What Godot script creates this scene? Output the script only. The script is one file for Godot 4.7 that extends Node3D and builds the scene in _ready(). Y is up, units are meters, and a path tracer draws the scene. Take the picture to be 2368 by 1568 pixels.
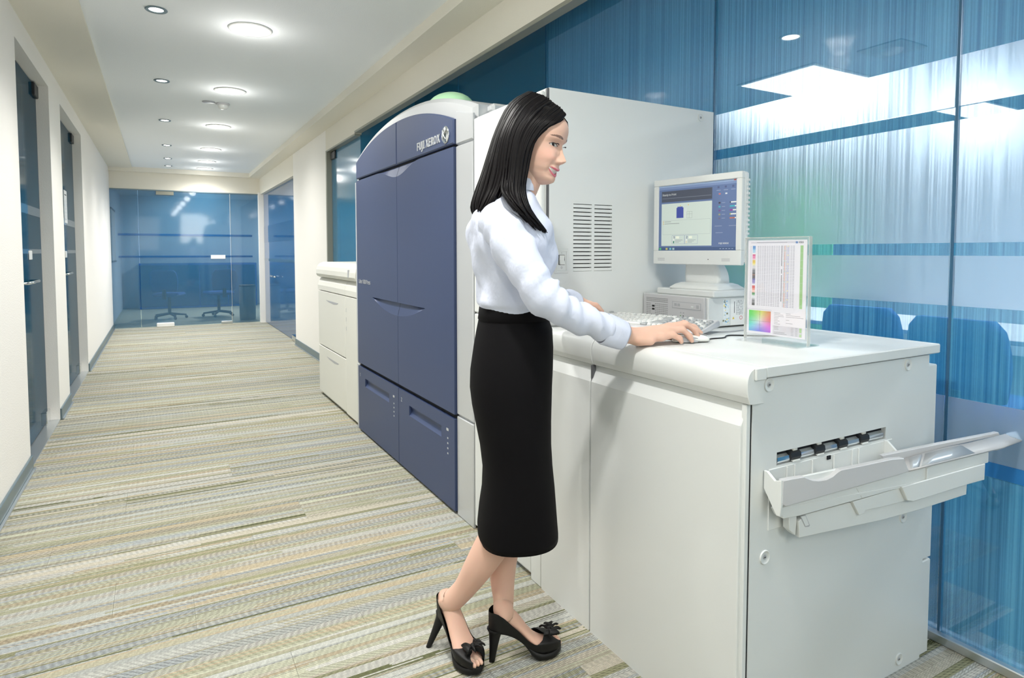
extends Node3D
# A corridor with a digital printing press standing along a glazed office wall.
# World: corridor runs along -z, x to the right, y up, metres.

var M := {}
var taken := {}
var rng := RandomNumberGenerator.new()

# ------------------------------------------------------------------ camera helper
const CAM_H := 1.25
const CAM_F := 1451.2
const CAM_YAW := 0.512
const CAM_PITCH := 0.051
const CAM_CY := 657.2

func cam_fwd() -> Vector3:
	var f := Vector3(sin(CAM_YAW), 0, -cos(CAM_YAW))
	return f * cos(CAM_PITCH) - Vector3.UP * sin(CAM_PITCH)

func cam_right() -> Vector3:
	return Vector3(cos(CAM_YAW), 0, sin(CAM_YAW))

func cam_up() -> Vector3:
	var f := Vector3(sin(CAM_YAW), 0, -cos(CAM_YAW))
	return Vector3.UP * cos(CAM_PITCH) + f * sin(CAM_PITCH)

# a point of the photograph at a known distance
func px(x: float, y: float, d: float) -> Vector3:
	return Vector3(0, CAM_H, 0) + d * (cam_fwd() + cam_right() * ((x - 1184.0) / CAM_F) + cam_up() * ((CAM_CY - y) / CAM_F))

# ------------------------------------------------------------------ node helpers
func numbered(called: String) -> String:
	if not taken.has(called):
		taken[called] = 0
		return called
	taken[called] += 1
	return "%s_%03d" % [called, taken[called]]

func mesh_of(st: SurfaceTool) -> ArrayMesh:
	st.generate_normals()
	st.index()
	return st.commit()

func obj(called: String, st, m: Material, parent: Node = self) -> MeshInstance3D:
	var o := MeshInstance3D.new()
	o.mesh = mesh_of(st) if st is SurfaceTool else st
	o.material_override = m
	o.name = numbered(called) if parent == self else called
	parent.add_child(o, true)
	return o

func tag(o: Node, label: String, category: String, group := "") -> Node:
	o.set_meta("label", label)
	o.set_meta("category", category)
	if group:
		o.set_meta("group", group)
	return o

func thing(called: String, label: String, category: String, at := Vector3.ZERO, turn := 0.0, group := "") -> Node3D:
	var o := Node3D.new()
	o.name = numbered(called)
	add_child(o)
	o.position = at
	o.rotation.y = turn
	tag(o, label, category, group)
	return o

func struct(called: String, st, m: Material, label := "", parent: Node = self) -> MeshInstance3D:
	var o := obj(called, st, m, parent)
	if parent == self:
		o.set_meta("kind", "structure")
		o.set_meta("label", label)
	return o

func struct_root(called: String, label: String) -> Node3D:
	var o := Node3D.new()
	o.name = numbered(called)
	add_child(o)
	o.set_meta("kind", "structure")
	o.set_meta("label", label)
	return o

# ------------------------------------------------------------------ shapes
func mb() -> SurfaceTool:
	var st := SurfaceTool.new()
	st.begin(Mesh.PRIMITIVE_TRIANGLES)
	st.set_smooth_group(-1)
	return st

func tri(st: SurfaceTool, a: Vector3, b: Vector3, c: Vector3, n: Vector3) -> void:
	if (b - a).cross(c - a).dot(n) > 0:
		st.add_vertex(a); st.add_vertex(c); st.add_vertex(b)
	else:
		st.add_vertex(a); st.add_vertex(b); st.add_vertex(c)

func quad(st: SurfaceTool, a: Vector3, b: Vector3, c: Vector3, d: Vector3, n: Vector3) -> void:
	tri(st, a, b, c, n)
	tri(st, a, c, d, n)

# box from corner to corner with chamfered edges
func bx(st: SurfaceTool, lo: Vector3, hi: Vector3, r := 0.0, t := Transform3D()) -> SurfaceTool:
	var c := (lo + hi) / 2
	var h := (hi - lo).abs() / 2
	r = minf(r, minf(h.x, minf(h.y, h.z)) * 0.95)
	var b := t.basis
	var p := func(sx: int, sy: int, sz: int, k: int) -> Vector3:
		var v := Vector3(sx * (h.x - r), sy * (h.y - r), sz * (h.z - r))
		v[k] = [sx, sy, sz][k] * h[k]
		return t * (c + v)
	for k in 3:
		for s in [-1, 1]:
			var q := []
			for m in [[-1, -1], [-1, 1], [1, 1], [1, -1]]:
				var e := [0, 0, 0]
				e[k] = s; e[(k + 1) % 3] = m[0]; e[(k + 2) % 3] = m[1]
				q.append(p.call(e[0], e[1], e[2], k))
			var n := Vector3.ZERO
			n[k] = s
			quad(st, q[0], q[1], q[2], q[3], b * n)
	if r > 0:
		for k in 3: # edges along k
			var u := (k + 1) % 3
			var w := (k + 2) % 3
			for su in [-1, 1]:
				for sw in [-1, 1]:
					var q := []
					for e in [[-1, u], [1, u], [1, w], [-1, w]]:
						var s := [0, 0, 0]
						s[k] = e[0]; s[u] = su; s[w] = sw
						q.append(p.call(s[0], s[1], s[2], e[1]))
					var n := Vector3.ZERO
					n[u] = su; n[w] = sw
					quad(st, q[0], q[1], q[2], q[3], b * n)
		for sx in [-1, 1]:
			for sy in [-1, 1]:
				for sz in [-1, 1]:
					tri(st, p.call(sx, sy, sz, 0), p.call(sx, sy, sz, 1), p.call(sx, sy, sz, 2), b * Vector3(sx, sy, sz))
	return st

func box(lo: Vector3, hi: Vector3, r := 0.0, t := Transform3D()) -> SurfaceTool:
	return bx(mb(), lo, hi, r, t)

func P2(a: Array) -> PackedVector2Array:
	var o := PackedVector2Array()
	for i in range(0, a.size(), 2):
		o.append(Vector2(a[i], a[i + 1]))
	return o

# polygon in the local xy plane pushed along local z from 0 to depth; chamfer on the far face
func prism(st: SurfaceTool, poly: PackedVector2Array, depth: float, t: Transform3D, bevel := 0.0) -> SurfaceTool:
	var cw := Geometry2D.is_polygon_clockwise(poly)
	var n := poly.size()
	var idx := Geometry2D.triangulate_polygon(poly)
	var inner := poly
	var zs := signf(depth)
	if bevel > 0:
		inner = PackedVector2Array()
		for i in n:
			var a := poly[(i + n - 1) % n]
			var b := poly[i]
			var c := poly[(i + 1) % n]
			var n1 := (b - a).orthogonal().normalized() * (1.0 if cw else -1.0)
			var n2 := (c - b).orthogonal().normalized() * (1.0 if cw else -1.0)
			var m := (n1 + n2)
			m = m / maxf(0.4, m.length_squared() / 2.0)
			inner.append(b + m * bevel)
	var sidez := depth - zs * bevel
	for i in range(0, idx.size(), 3):
		tri(st, t * Vector3(poly[idx[i]].x, poly[idx[i]].y, 0), t * Vector3(poly[idx[i + 1]].x, poly[idx[i + 1]].y, 0), t * Vector3(poly[idx[i + 2]].x, poly[idx[i + 2]].y, 0), t.basis * Vector3(0, 0, -zs))
		tri(st, t * Vector3(inner[idx[i]].x, inner[idx[i]].y, depth), t * Vector3(inner[idx[i + 1]].x, inner[idx[i + 1]].y, depth), t * Vector3(inner[idx[i + 2]].x, inner[idx[i + 2]].y, depth), t.basis * Vector3(0, 0, zs))
	for i in n:
		var a := poly[i]
		var b := poly[(i + 1) % n]
		var e := (b - a).orthogonal() * (-1.0 if cw else 1.0)
		var out := t.basis * Vector3(e.x, e.y, 0)
		quad(st, t * Vector3(a.x, a.y, 0), t * Vector3(b.x, b.y, 0), t * Vector3(b.x, b.y, sidez), t * Vector3(a.x, a.y, sidez), out)
		if bevel > 0:
			var a2 := inner[i]
			var b2 := inner[(i + 1) % n]
			quad(st, t * Vector3(a.x, a.y, sidez), t * Vector3(b.x, b.y, sidez), t * Vector3(b2.x, b2.y, depth), t * Vector3(a2.x, a2.y, depth), out.normalized() + t.basis * Vector3(0, 0, zs))
	return st

# (z, y) drawings on planes across x: pushed towards -x from x0 to x1
func front(st: SurfaceTool, poly: PackedVector2Array, x0: float, x1: float, bevel := 0.0) -> SurfaceTool:
	return prism(st, poly, x1 - x0, Transform3D(Basis(Vector3(0, 0, 1), Vector3.UP, Vector3(1, 0, 0)), Vector3(x0, 0, 0)), bevel)

# (x, y) profile pushed along z
func along_z(st: SurfaceTool, poly: PackedVector2Array, z0: float, z1: float, bevel := 0.0) -> SurfaceTool:
	return prism(st, poly, z1 - z0, Transform3D(Basis(), Vector3(0, 0, z0)), bevel)

func round_poly(poly: PackedVector2Array, r: float, seg := 4) -> PackedVector2Array:
	var o := PackedVector2Array()
	var n := poly.size()
	for i in n:
		var b := poly[i]
		var a := b + (poly[(i + n - 1) % n] - b).limit_length(r)
		var c := b + (poly[(i + 1) % n] - b).limit_length(r)
		for k in seg + 1:
			var s := float(k) / seg
			o.append(a.lerp(b, s).lerp(b.lerp(c, s), s))
	return o

func rect_poly(x0: float, y0: float, x1: float, y1: float) -> PackedVector2Array:
	return PackedVector2Array([Vector2(x0, y0), Vector2(x1, y0), Vector2(x1, y1), Vector2(x0, y1)])

# rows of points -> smooth skin; winding chosen so that it faces away from its own middle line
func skin(st: SurfaceTool, rows: Array, closed := true, caps := true, colors = null, flip := 0) -> SurfaceTool:
	st.set_smooth_group(1)
	var n: int = rows[0].size()
	var want := flip
	if want == 0:
		var vol := 0.0
		for r in range(rows.size() - 1):
			var m := Vector3.ZERO
			for v in rows[r]:
				m += v
			m /= n
			for i in n:
				var a: Vector3 = rows[r][i]
				var b: Vector3 = rows[r][(i + 1) % n]
				var c: Vector3 = rows[r + 1][i]
				vol += (b - a).cross(c - a).dot(a - m)
		want = -1 if vol > 0 else 1
	var cells := n if closed else n - 1
	for r in range(rows.size() - 1):
		for i in cells:
			var j := (i + 1) % n
			var q := [rows[r][i], rows[r][j], rows[r + 1][j], rows[r + 1][i]]
			var ids := [[0, 1, 2], [0, 2, 3]] if want > 0 else [[0, 2, 1], [0, 3, 2]]
			for tr in ids:
				for k in tr:
					if colors != null:
						st.set_color(colors[r + (1 if k >= 2 else 0)][j if (k == 1 or k == 2) else i])
					st.add_vertex(q[k])
	if caps and closed:
		for e in [0, rows.size() - 1]:
			var m := Vector3.ZERO
			for v in rows[e]:
				m += v
			m /= n
			var o: Array = []
			var inside := Vector3.ZERO
			for v in rows[1 if e == 0 else rows.size() - 2]:
				inside += v
			inside /= n
			for i in n:
				if colors != null:
					st.set_color(colors[e][i])
				tri(st, rows[e][i], rows[e][(i + 1) % n], m, m - inside)
	st.set_smooth_group(-1)
	return st

func tube(st: SurfaceTool, pts: Array, radius, seg := 8, caps := true) -> SurfaceTool:
	var rows := []
	var side := Vector3.ZERO
	for i in pts.size():
		var d: Vector3 = (pts[mini(i + 1, pts.size() - 1)] - pts[maxi(i - 1, 0)]).normalized()
		if side == Vector3.ZERO:
			side = d.cross(Vector3.UP if absf(d.y) < 0.9 else Vector3.RIGHT).normalized()
		side = (side - d * side.dot(d)).normalized()
		var up := d.cross(side)
		var r: float = radius[i] if radius is Array else radius
		var row := PackedVector3Array()
		for k in seg:
			var a := TAU * k / seg
			row.append(pts[i] + (side * cos(a) + up * sin(a)) * r)
		rows.append(row)
	return skin(st, rows, true, caps)

# profile of (radius, height) turned round the y axis of t
func lathe(st: SurfaceTool, prof: PackedVector2Array, seg := 24, t := Transform3D(), caps := false) -> SurfaceTool:
	var rows := []
	for p in prof:
		var row := PackedVector3Array()
		for k in seg:
			var a := TAU * k / seg
			row.append(t * Vector3(p.x * cos(a), p.y, p.x * sin(a)))
		rows.append(row)
	return skin(st, rows, true, caps)

func ellipsoid(st: SurfaceTool, c: Vector3, r: Vector3, b := Basis(), seg := 20, rings := 12) -> SurfaceTool:
	var rows := []
	for i in rings + 1:
		var v := PI * i / rings
		var row := PackedVector3Array()
		for k in seg:
			var a := TAU * k / seg
			row.append(c + b * Vector3(r.x * sin(v) * cos(a), r.y * cos(v), r.z * sin(v) * sin(a)))
		rows.append(row)
	return skin(st, rows, true, false)

func smooth_path(pts: Array, per := 8) -> Array:
	var c := Curve3D.new()
	for i in pts.size():
		var t: Vector3 = (pts[mini(i + 1, pts.size() - 1)] - pts[maxi(i - 1, 0)]) / 6.0
		c.add_point(pts[i], -t, t)
	var o := []
	var n := (pts.size() - 1) * per
	for k in n + 1:
		var f := float(k) / per
		o.append(c.samplef(f))
	return o

# lettering: height is the size of the capitals; t puts x to the right, y up, z out of the surface
func letters(called: String, text: String, height: float, t: Transform3D, m: Material, parent: Node, thick := 0.0015, bold := false, center := true) -> MeshInstance3D:
	var f := SystemFont.new()
	f.font_names = PackedStringArray(["Droid Sans"])
	f.font_weight = 700 if bold else 400
	var tm := TextMesh.new()
	tm.text = text
	tm.font = f
	tm.font_size = 32
	tm.pixel_size = height / 23.0
	tm.depth = thick
	tm.curve_step = 2.0
	tm.horizontal_alignment = HORIZONTAL_ALIGNMENT_CENTER if center else HORIZONTAL_ALIGNMENT_LEFT
	tm.vertical_alignment = VERTICAL_ALIGNMENT_CENTER
	var o := MeshInstance3D.new()
	o.mesh = tm
	o.material_override = m
	o.name = called
	parent.add_child(o, true)
	o.transform = t
	return o

const FACE_LEFT := Basis(Vector3(0, 0, 1), Vector3(0, 1, 0), Vector3(-1, 0, 0)) # drawn on a surface that faces -x
const FACE_NEAR := Basis(Vector3(1, 0, 0), Vector3(0, 1, 0), Vector3(0, 0, 1)) # drawn on a surface that faces +z

# ------------------------------------------------------------------ materials
func mat(c: Color, rough := 0.6, metal := 0.0, spec := 0.5) -> StandardMaterial3D:
	var m := StandardMaterial3D.new()
	m.albedo_color = c
	m.roughness = rough
	m.metallic = metal
	m.metallic_specular = spec
	return m

func c8(r: int, g: int, b: int, a := 255) -> Color:
	return Color8(r, g, b, a)

func noise_tex(freq: float, size := 256, normal := false, strength := 2.0, kind := FastNoiseLite.TYPE_SIMPLEX_SMOOTH) -> NoiseTexture2D:
	var n := FastNoiseLite.new()
	n.seed = 7
	n.frequency = freq
	n.noise_type = kind
	var t := NoiseTexture2D.new()
	t.width = size
	t.height = size
	t.seamless = true
	t.noise = n
	t.as_normal_map = normal
	t.bump_strength = strength
	return t

func grain(m: StandardMaterial3D, per_metre: float, strength: float, freq := 0.12) -> StandardMaterial3D:
	m.normal_enabled = true
	m.normal_texture = noise_tex(freq, 256, true, 3.0)
	m.normal_scale = strength
	m.uv1_triplanar = true
	m.uv1_world_triplanar = true
	m.uv1_scale = Vector3.ONE * per_metre
	return m

func carpet_texture() -> Array:
	var r := RandomNumberGenerator.new()
	r.seed = 11
	var w := 1024
	var h := 2048
	var pal := [c8(236, 235, 226), c8(228, 230, 222), c8(208, 215, 216), c8(216, 220, 214), c8(222, 208, 178), c8(216, 211, 184), c8(188, 188, 152), c8(206, 207, 178), c8(228, 229, 204), c8(206, 201, 180), c8(132, 136, 100), c8(232, 225, 206)]
	var wt := [5, 5, 4, 5, 3, 4, 3, 4, 4, 3, 2, 4]
	var bag := []
	for i in pal.size():
		for k in wt[i]:
			bag.append(i)
	var data := PackedByteArray()
	data.resize(w * h * 3)
	var hm := PackedByteArray()
	hm.resize(w * h)
	var tones := []
	for i in 64:
		tones.append(r.randf_range(-0.05, 0.05))
	var y := 0
	while y < h:
		var band := r.randi_range(6, 38)
		if r.randf() < 0.3:
			band = r.randi_range(4, 10)
		var col: Color = pal[bag[r.randi() % bag.size()]]
		var col2: Color = pal[bag[r.randi() % bag.size()]]
		var cut := r.randi_range(0, w - 1)
		var cut2 := (cut + r.randi_range(200, 700)) % w
		var lean := r.randf_range(0.5, 1.0) * (1 if r.randf() < 0.7 else -1)
		var depth := r.randf_range(0.07, 0.30)
		var yarn := r.randi_range(5, 9)
		var ragged := 0
		var swap := false
		for yy in band:
			if y >= h:
				break
			var row := yy / yarn
			if yy % yarn == 0: # every yarn ends and crosses where it likes
				ragged = r.randi_range(-110, 110)
				swap = r.randf() < 0.16
			var inrow := float(yy % yarn) / yarn
			var groove := 1.0 - depth * 1.1 * pow(absf(inrow * 2 - 1), 3)
			for x in w:
				var in2 := (x > cut + ragged and x < cut2 - ragged) if cut < cut2 else (x > cut + ragged or x < cut2 - ragged)
				var c: Color = col2 if in2 != swap else col
				var ph := fposmod((x + yy * lean * 1.6) / 11.0 + row * 0.37, 1.0)
				var loop := sin(ph * PI)
				var k: float = 0.83 * groove * (1.0 - depth * (1.0 - loop)) * (1.0 + tones[(x * 7 + row * 13 + (x / 11) * 5) % 64])
				var i := (y * w + x) * 3
				data[i] = int(clampf(c.r * k * 255, 0, 255))
				data[i + 1] = int(clampf(c.g * k * 255, 0, 255))
				data[i + 2] = int(clampf(c.b * k * 255, 0, 255))
				hm[y * w + x] = int(clampf(255.0 * groove * (0.55 + 0.45 * loop), 0, 255))
			y += 1
	var a := ImageTexture.create_from_image(Image.create_from_data(w, h, false, Image.FORMAT_RGB8, data))
	var b := ImageTexture.create_from_image(Image.create_from_data(w, h, false, Image.FORMAT_L8, hm))
	return [a, b]

# vertical streaks of a reeded film: colour and how much of it covers the glass
func streak_texture(seed_: int, lo: Color, hi: Color) -> ImageTexture:
	var r := RandomNumberGenerator.new()
	r.seed = seed_
	var w := 1024
	var h := 256
	var n := FastNoiseLite.new()
	n.seed = seed_
	n.frequency = 0.16
	n.fractal_octaves = 4
	var im := Image.create(w, h, false, Image.FORMAT_RGBA8)
	for x in w:
		var base := n.get_noise_1d(x * 1.0) * 0.6
		for y in h:
			var v := clampf(0.5 + base + 0.8 * n.get_noise_2d(x * 1.7, y * 0.04), 0.0, 1.0)
			im.set_pixel(x, y, lo.lerp(hi, v))
	return ImageTexture.create_from_image(im)

# the same streaks as changes of roughness in the frosted film
func streak_rough() -> ImageTexture:
	var n := FastNoiseLite.new()
	n.seed = 9
	n.frequency = 0.16
	var im := Image.create(1024, 4, false, Image.FORMAT_L8)
	for x in 1024:
		var v := clampf(0.85 + 0.45 * n.get_noise_1d(x), 0.66, 1.0)
		for y in 4:
			im.set_pixel(x, y, Color(v, v, v))
	return ImageTexture.create_from_image(im)

func film(m: StandardMaterial3D, t: Texture2D, scale: Vector3) -> StandardMaterial3D:
	m.transparency = BaseMaterial3D.TRANSPARENCY_ALPHA
	m.albedo_texture = t
	m.uv1_triplanar = true
	m.uv1_world_triplanar = true
	m.uv1_scale = scale
	return m

func make_materials() -> void:
	M.wall = grain(mat(c8(243, 241, 236), 0.75), 3.0, 0.15)
	M.wall_beige = grain(mat(c8(233, 229, 216), 0.75), 3.0, 0.15)
	M.ceiling = grain(mat(c8(240, 244, 246), 0.85), 3.0, 0.12)
	M.skirt_metal = mat(c8(120, 138, 146), 0.35, 0.5)
	M.seam = mat(c8(92, 94, 98), 0.7)
	M.joint = mat(c8(58, 104, 136), 0.35)
	M.trim = mat(c8(150, 150, 138), 0.4, 0.3)
	M.alu = mat(c8(205, 210, 212), 0.3, 0.85)
	M.chrome = mat(c8(225, 228, 230), 0.12, 1.0)
	M.dark = mat(c8(18, 18, 20), 0.6)
	M.black_rubber = mat(c8(26, 28, 32), 0.45)
	var ct := carpet_texture()
	M.carpet = mat(Color.WHITE, 0.95, 0.0, 0.2)
	M.carpet.albedo_texture = ct[0]
	M.carpet.heightmap_enabled = true
	M.carpet.heightmap_texture = ct[1]
	M.carpet.heightmap_scale = 0.35
	M.carpet_plain = mat(c8(198, 198, 176), 0.95, 0.0, 0.2)
	M.white_plastic = grain(mat(c8(225, 228, 227), 0.42), 60.0, 0.04)
	M.white_gloss = mat(c8(238, 239, 236), 0.25)
	M.warm_white = grain(mat(c8(228, 228, 220), 0.45), 60.0, 0.04)
	M.grey_plastic = grain(mat(c8(202, 202, 204), 0.4), 60.0, 0.05)
	M.mid_grey = mat(c8(176, 178, 182), 0.4)
	M.silver = mat(c8(206, 209, 212), 0.3, 0.35)
	M.blue = grain(mat(c8(57, 71, 106), 0.42), 80.0, 0.05)
	M.blue_dark = mat(c8(52, 66, 104), 0.45)
	M.gap = mat(c8(14, 18, 26), 0.8)
	# glass
	M.glass_blue = mat(c8(120, 190, 222, 44), 0.04, 0.0, 0.42)
	M.glass_blue.transparency = BaseMaterial3D.TRANSPARENCY_ALPHA
	M.film_blue = film(mat(c8(106, 190, 224, 122), 0.3), streak_texture(5, Color(0.36, 0.66, 0.80, 0.92), Color(1.0, 1.0, 1.0, 0.8)), Vector3(0.6, 0.25, 0.6))
	M.film_teal = mat(c8(50, 128, 166, 165), 0.12)
	M.film_teal.transparency = BaseMaterial3D.TRANSPARENCY_ALPHA
	M.glass_deep = mat(c8(20, 92, 150, 150), 0.05)
	M.glass_deep.transparency = BaseMaterial3D.TRANSPARENCY_ALPHA
	M.glass_teal = mat(c8(58, 108, 140, 120), 0.05)
	M.glass_teal.transparency = BaseMaterial3D.TRANSPARENCY_ALPHA
	M.glass_green = mat(c8(22, 74, 98, 190), 0.08, 0.0, 0.1)
	M.glass_green.transparency = BaseMaterial3D.TRANSPARENCY_ALPHA
	M.frost = mat(c8(226, 238, 248, 36), 0.42)
	M.frost.refraction_enabled = true
	M.frost.refraction_scale = 0.03
	M.frost.roughness_texture = streak_rough()
	M.frost.uv1_triplanar = true
	M.frost.uv1_world_triplanar = true
	M.frost.uv1_scale = Vector3(0.6, 0.25, 0.6)
	M.frost_blue = mat(c8(40, 130, 200, 200), 0.5)
	M.frost_blue.transparency = BaseMaterial3D.TRANSPARENCY_ALPHA
	M.acrylic = mat(c8(235, 238, 236, 20), 0.03)
	M.acrylic.transparency = BaseMaterial3D.TRANSPARENCY_ALPHA
	M.acrylic_edge = mat(c8(222, 222, 214, 110), 0.08)
	M.acrylic_edge.transparency = BaseMaterial3D.TRANSPARENCY_ALPHA
	# lamps
	M.lamp = mat(Color.WHITE, 0.5)
	M.lamp.emission_enabled = true
	M.lamp.emission = Color(1.0, 0.99, 0.96)
	M.lamp.emission_energy_multiplier = 9.0
	M.panel_lamp = mat(Color.WHITE, 0.5)
	M.panel_lamp.emission_enabled = true
	M.panel_lamp.emission = Color(0.95, 0.98, 1.0)
	M.panel_lamp.emission_energy_multiplier = 3.4
	# office
	M.office_wall = mat(c8(196, 214, 230), 0.8)
	M.office_green = mat(c8(112, 196, 118), 0.8)
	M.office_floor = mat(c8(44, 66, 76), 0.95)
	M.office_ceiling = mat(c8(190, 205, 218), 0.85)
	M.chair_blue = mat(c8(38, 88, 168), 0.85)
	M.table_white = mat(c8(240, 242, 240), 0.3)

# ================================================================== build
func _ready() -> void:
	rng.seed = 42
	set_camera_and_light()
	make_materials()
	build_setting()
	build_office()
	build_far_office()
	build_downlights()
	build_feeder()
	build_tower()
	build_cabinet()
	build_finisher()
	build_desk_things()
	build_person()

func set_camera_and_light() -> void:
	var cam := Camera3D.new()
	cam.name = "camera"
	add_child(cam)
	cam.projection = Camera3D.PROJECTION_FRUSTUM
	cam.near = 0.05
	cam.far = 60.0
	cam.size = 0.05 * 1568.0 / CAM_F
	# the optical axis meets the picture at CAM_CY: the frustum is shifted down by that much
	cam.frustum_offset = Vector2(0, 0.05 * (CAM_CY - 784.0) / CAM_F)
	cam.look_at_from_position(Vector3(0, CAM_H, 0), Vector3(0, CAM_H, 0) + cam_fwd(), Vector3.UP)
	cam.current = true

	var we := WorldEnvironment.new()
	we.name = "environment"
	var e := Environment.new()
	e.background_mode = Environment.BG_COLOR
	e.background_color = Color(0.0, 0.0, 0.0)
	e.tonemap_mode = Environment.TONE_MAPPER_LINEAR
	e.tonemap_exposure = 1.31
	e.sdfgi_enabled = true
	e.ssao_enabled = true
	e.ssil_enabled = true
	we.environment = e
	add_child(we)

	# the photographer's softbox, right of and above the camera, and a second one on the left
	area_light("softbox_light", Vector3(1.25, 2.1, 1.5), Vector3(1.4, 0.9, -1.6), Vector2(1.1, 1.1), 1.95, Color(1.0, 1.0, 0.965))
	area_light("fill_light", Vector3(-0.35, 1.9, 1.7), Vector3(1.2, 0.9, -2.4), Vector2(0.8, 1.2), 0.3, Color(1.0, 1.0, 0.98))

func area_light(called: String, at: Vector3, to: Vector3, size: Vector2, energy: float, c := Color(1, 1, 1)) -> AreaLight3D:
	var l := AreaLight3D.new()
	l.name = called
	add_child(l)
	l.look_at_from_position(at, to, Vector3.UP if absf((to - at).normalized().y) < 0.95 else Vector3.BACK)
	l.area_size = size
	l.light_energy = energy
	l.light_color = c
	l.area_range = 30.0
	l.shadow_enabled = true
	return l

# ------------------------------------------------------------------ the setting
const XL := -0.671   # left wall
const XR := 1.587    # right wall, far part
const XG := 2.165    # glazed wall, near part
const ZE := -12.0    # end of the corridor
const ZN := 3.2      # behind the camera
const ZS := -5.75    # where the right wall steps back
const Y_SOFFIT_L := 2.60
const Y_SOFFIT_R := 2.55
const Y_FASCIA := 2.355
const Y_CEIL := 2.62

func build_setting() -> void:
	# floor: a slab with carpet planks laid across the corridor
	var fl := struct("floor", box(Vector3(XL - 0.2, -0.12, -17), Vector3(10.2, -0.006, ZN)), M.carpet_plain, "grey and olive striped carpet floor of the corridor")
	# eight strips of one long pattern, each in four shifts along its length
	var planks := []
	for v in 32:
		var st := mb()
		var u0: float = [0.0, 0.5, 0.25, 0.75][v / 8]
		var v0 := (v % 8) * 0.25 / 2.0
		var w := 0.9992
		var d := 0.2496
		var t := 0.006
		for q in [[Vector3(0, 0, 0), Vector3(w, 0, 0), Vector3(w, 0, d), Vector3(0, 0, d), Vector3.UP], [Vector3(0, 0, d), Vector3(w, 0, d), Vector3(w, -t, d), Vector3(0, -t, d), Vector3.BACK], [Vector3(0, 0, 0), Vector3(w, 0, 0), Vector3(w, -t, 0), Vector3(0, -t, 0), Vector3.FORWARD], [Vector3(0, 0, 0), Vector3(0, 0, d), Vector3(0, -t, d), Vector3(0, -t, 0), Vector3.LEFT], [Vector3(w, 0, 0), Vector3(w, 0, d), Vector3(w, -t, d), Vector3(w, -t, 0), Vector3.RIGHT]]:
			for tr in [[0, 1, 2], [0, 2, 3]]:
				var a: Vector3 = q[tr[0]]
				var b: Vector3 = q[tr[1]]
				var c: Vector3 = q[tr[2]]
				if (b - a).cross(c - a).dot(q[4]) > 0:
					var s := b; b = c; c = s
				for p in [a, b, c]:
					st.set_uv(Vector2(p.x / 2.0 + u0, (p.z + p.y) / 2.0 + v0))
					st.add_vertex(p)
		st.generate_normals()
		st.generate_tangents()
		planks.append(st.commit())
	var row := 0
	var z := -12.0
	while z < 1.0:
		var x: float = XL - [0.0, 0.5, 0.25, 0.75][row % 4]
		var xmax := XR if z < ZS - 0.2 else XG
		var strip := row % 8
		var shift := rng.randi() % 4
		while x < xmax:
			var o := MeshInstance3D.new()
			o.name = "carpet_plank"
			o.mesh = planks[strip + 8 * shift]
			o.material_override = M.carpet
			fl.add_child(o, true)
			o.position = Vector3(x, 0, z)
			shift ^= 1
			if rng.randf() < 0.15:
				shift = rng.randi() % 4
				strip = rng.randi() % 8
			x += 1.0
		z += 0.25
		row += 1

	# ceiling: a shallow tray between two soffits
	var ce := struct("ceiling", box(Vector3(XL - 0.2, Y_CEIL, ZE - 0.2), Vector3(XR, Y_CEIL + 0.5, ZN)), M.ceiling, "white plaster ceiling tray with two rows of downlights")
	obj("soffit", box(Vector3(XL, Y_SOFFIT_L, ZE + 0.15), Vector3(-0.344, Y_CEIL + 0.002, ZN)), M.wall_beige, ce)
	obj("soffit", box(Vector3(1.404, Y_SOFFIT_R, ZE + 0.15), Vector3(XR, Y_CEIL + 0.002, ZN)), M.wall_beige, ce)
	obj("soffit", box(Vector3(XL, Y_SOFFIT_R, ZE), Vector3(XR, Y_CEIL + 0.002, ZE + 0.15)), M.wall_beige, ce)

	# left wall with two recessed glass doors
	var openings := [[-4.45, -5.68], [-6.28, -7.85]]
	var wl := struct_root("wall_left", "white plastered corridor wall with two recessed glass doors")
	var zs := [ZN, -4.45, -5.68, -6.28, -7.85, ZE]
	var top := 2.45
	for i in [0, 2, 4]:
		obj("wall_face", box(Vector3(XL - 0.16, 0, zs[i + 1]), Vector3(XL, Y_SOFFIT_L, zs[i])), M.wall, wl)
	for o in openings:
		obj("lintel", box(Vector3(XL - 0.16, top, o[1]), Vector3(XL, Y_SOFFIT_L, o[0])), M.wall, wl)
	var bl := struct_root("baseboard_left", "brushed grey metal skirting along the white left wall")
	for i in [0, 2, 4]:
		obj("skirting", box(Vector3(XL, 0, zs[i + 1]), Vector3(XL + 0.012, 0.085, zs[i]), 0.003), M.skirt_metal, bl)
		obj("floor_strip", box(Vector3(XL + 0.012, 0, zs[i + 1]), Vector3(XL + 0.024, 0.012, zs[i]), 0.002), M.alu, bl)
	left_door("door_1", openings[0][0], openings[0][1], top, "near dark glass door in the left wall with long bar handle", false)
	left_door("door_2", openings[1][0], openings[1][1], top, "glass door in the left wall with a white notice stuck on it", true)

	# right wall, far part: glass door, plain wall, glass panel
	var wr := struct_root("wall_right", "white plastered far part of the right corridor wall")
	obj("wall_face", box(Vector3(XR, 0, -8.78), Vector3(XR + 0.14, Y_SOFFIT_R + 0.1, -6.9)), M.wall, wr)
	obj("wall_face", box(Vector3(XR, 2.27, ZE), Vector3(XR + 0.14, Y_SOFFIT_R + 0.1, -8.78)), M.wall_beige, wr)
	obj("wall_face", box(Vector3(XR, 2.33, -6.9), Vector3(XR + 0.14, Y_SOFFIT_R + 0.1, ZS)), M.wall_beige, wr)
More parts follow.
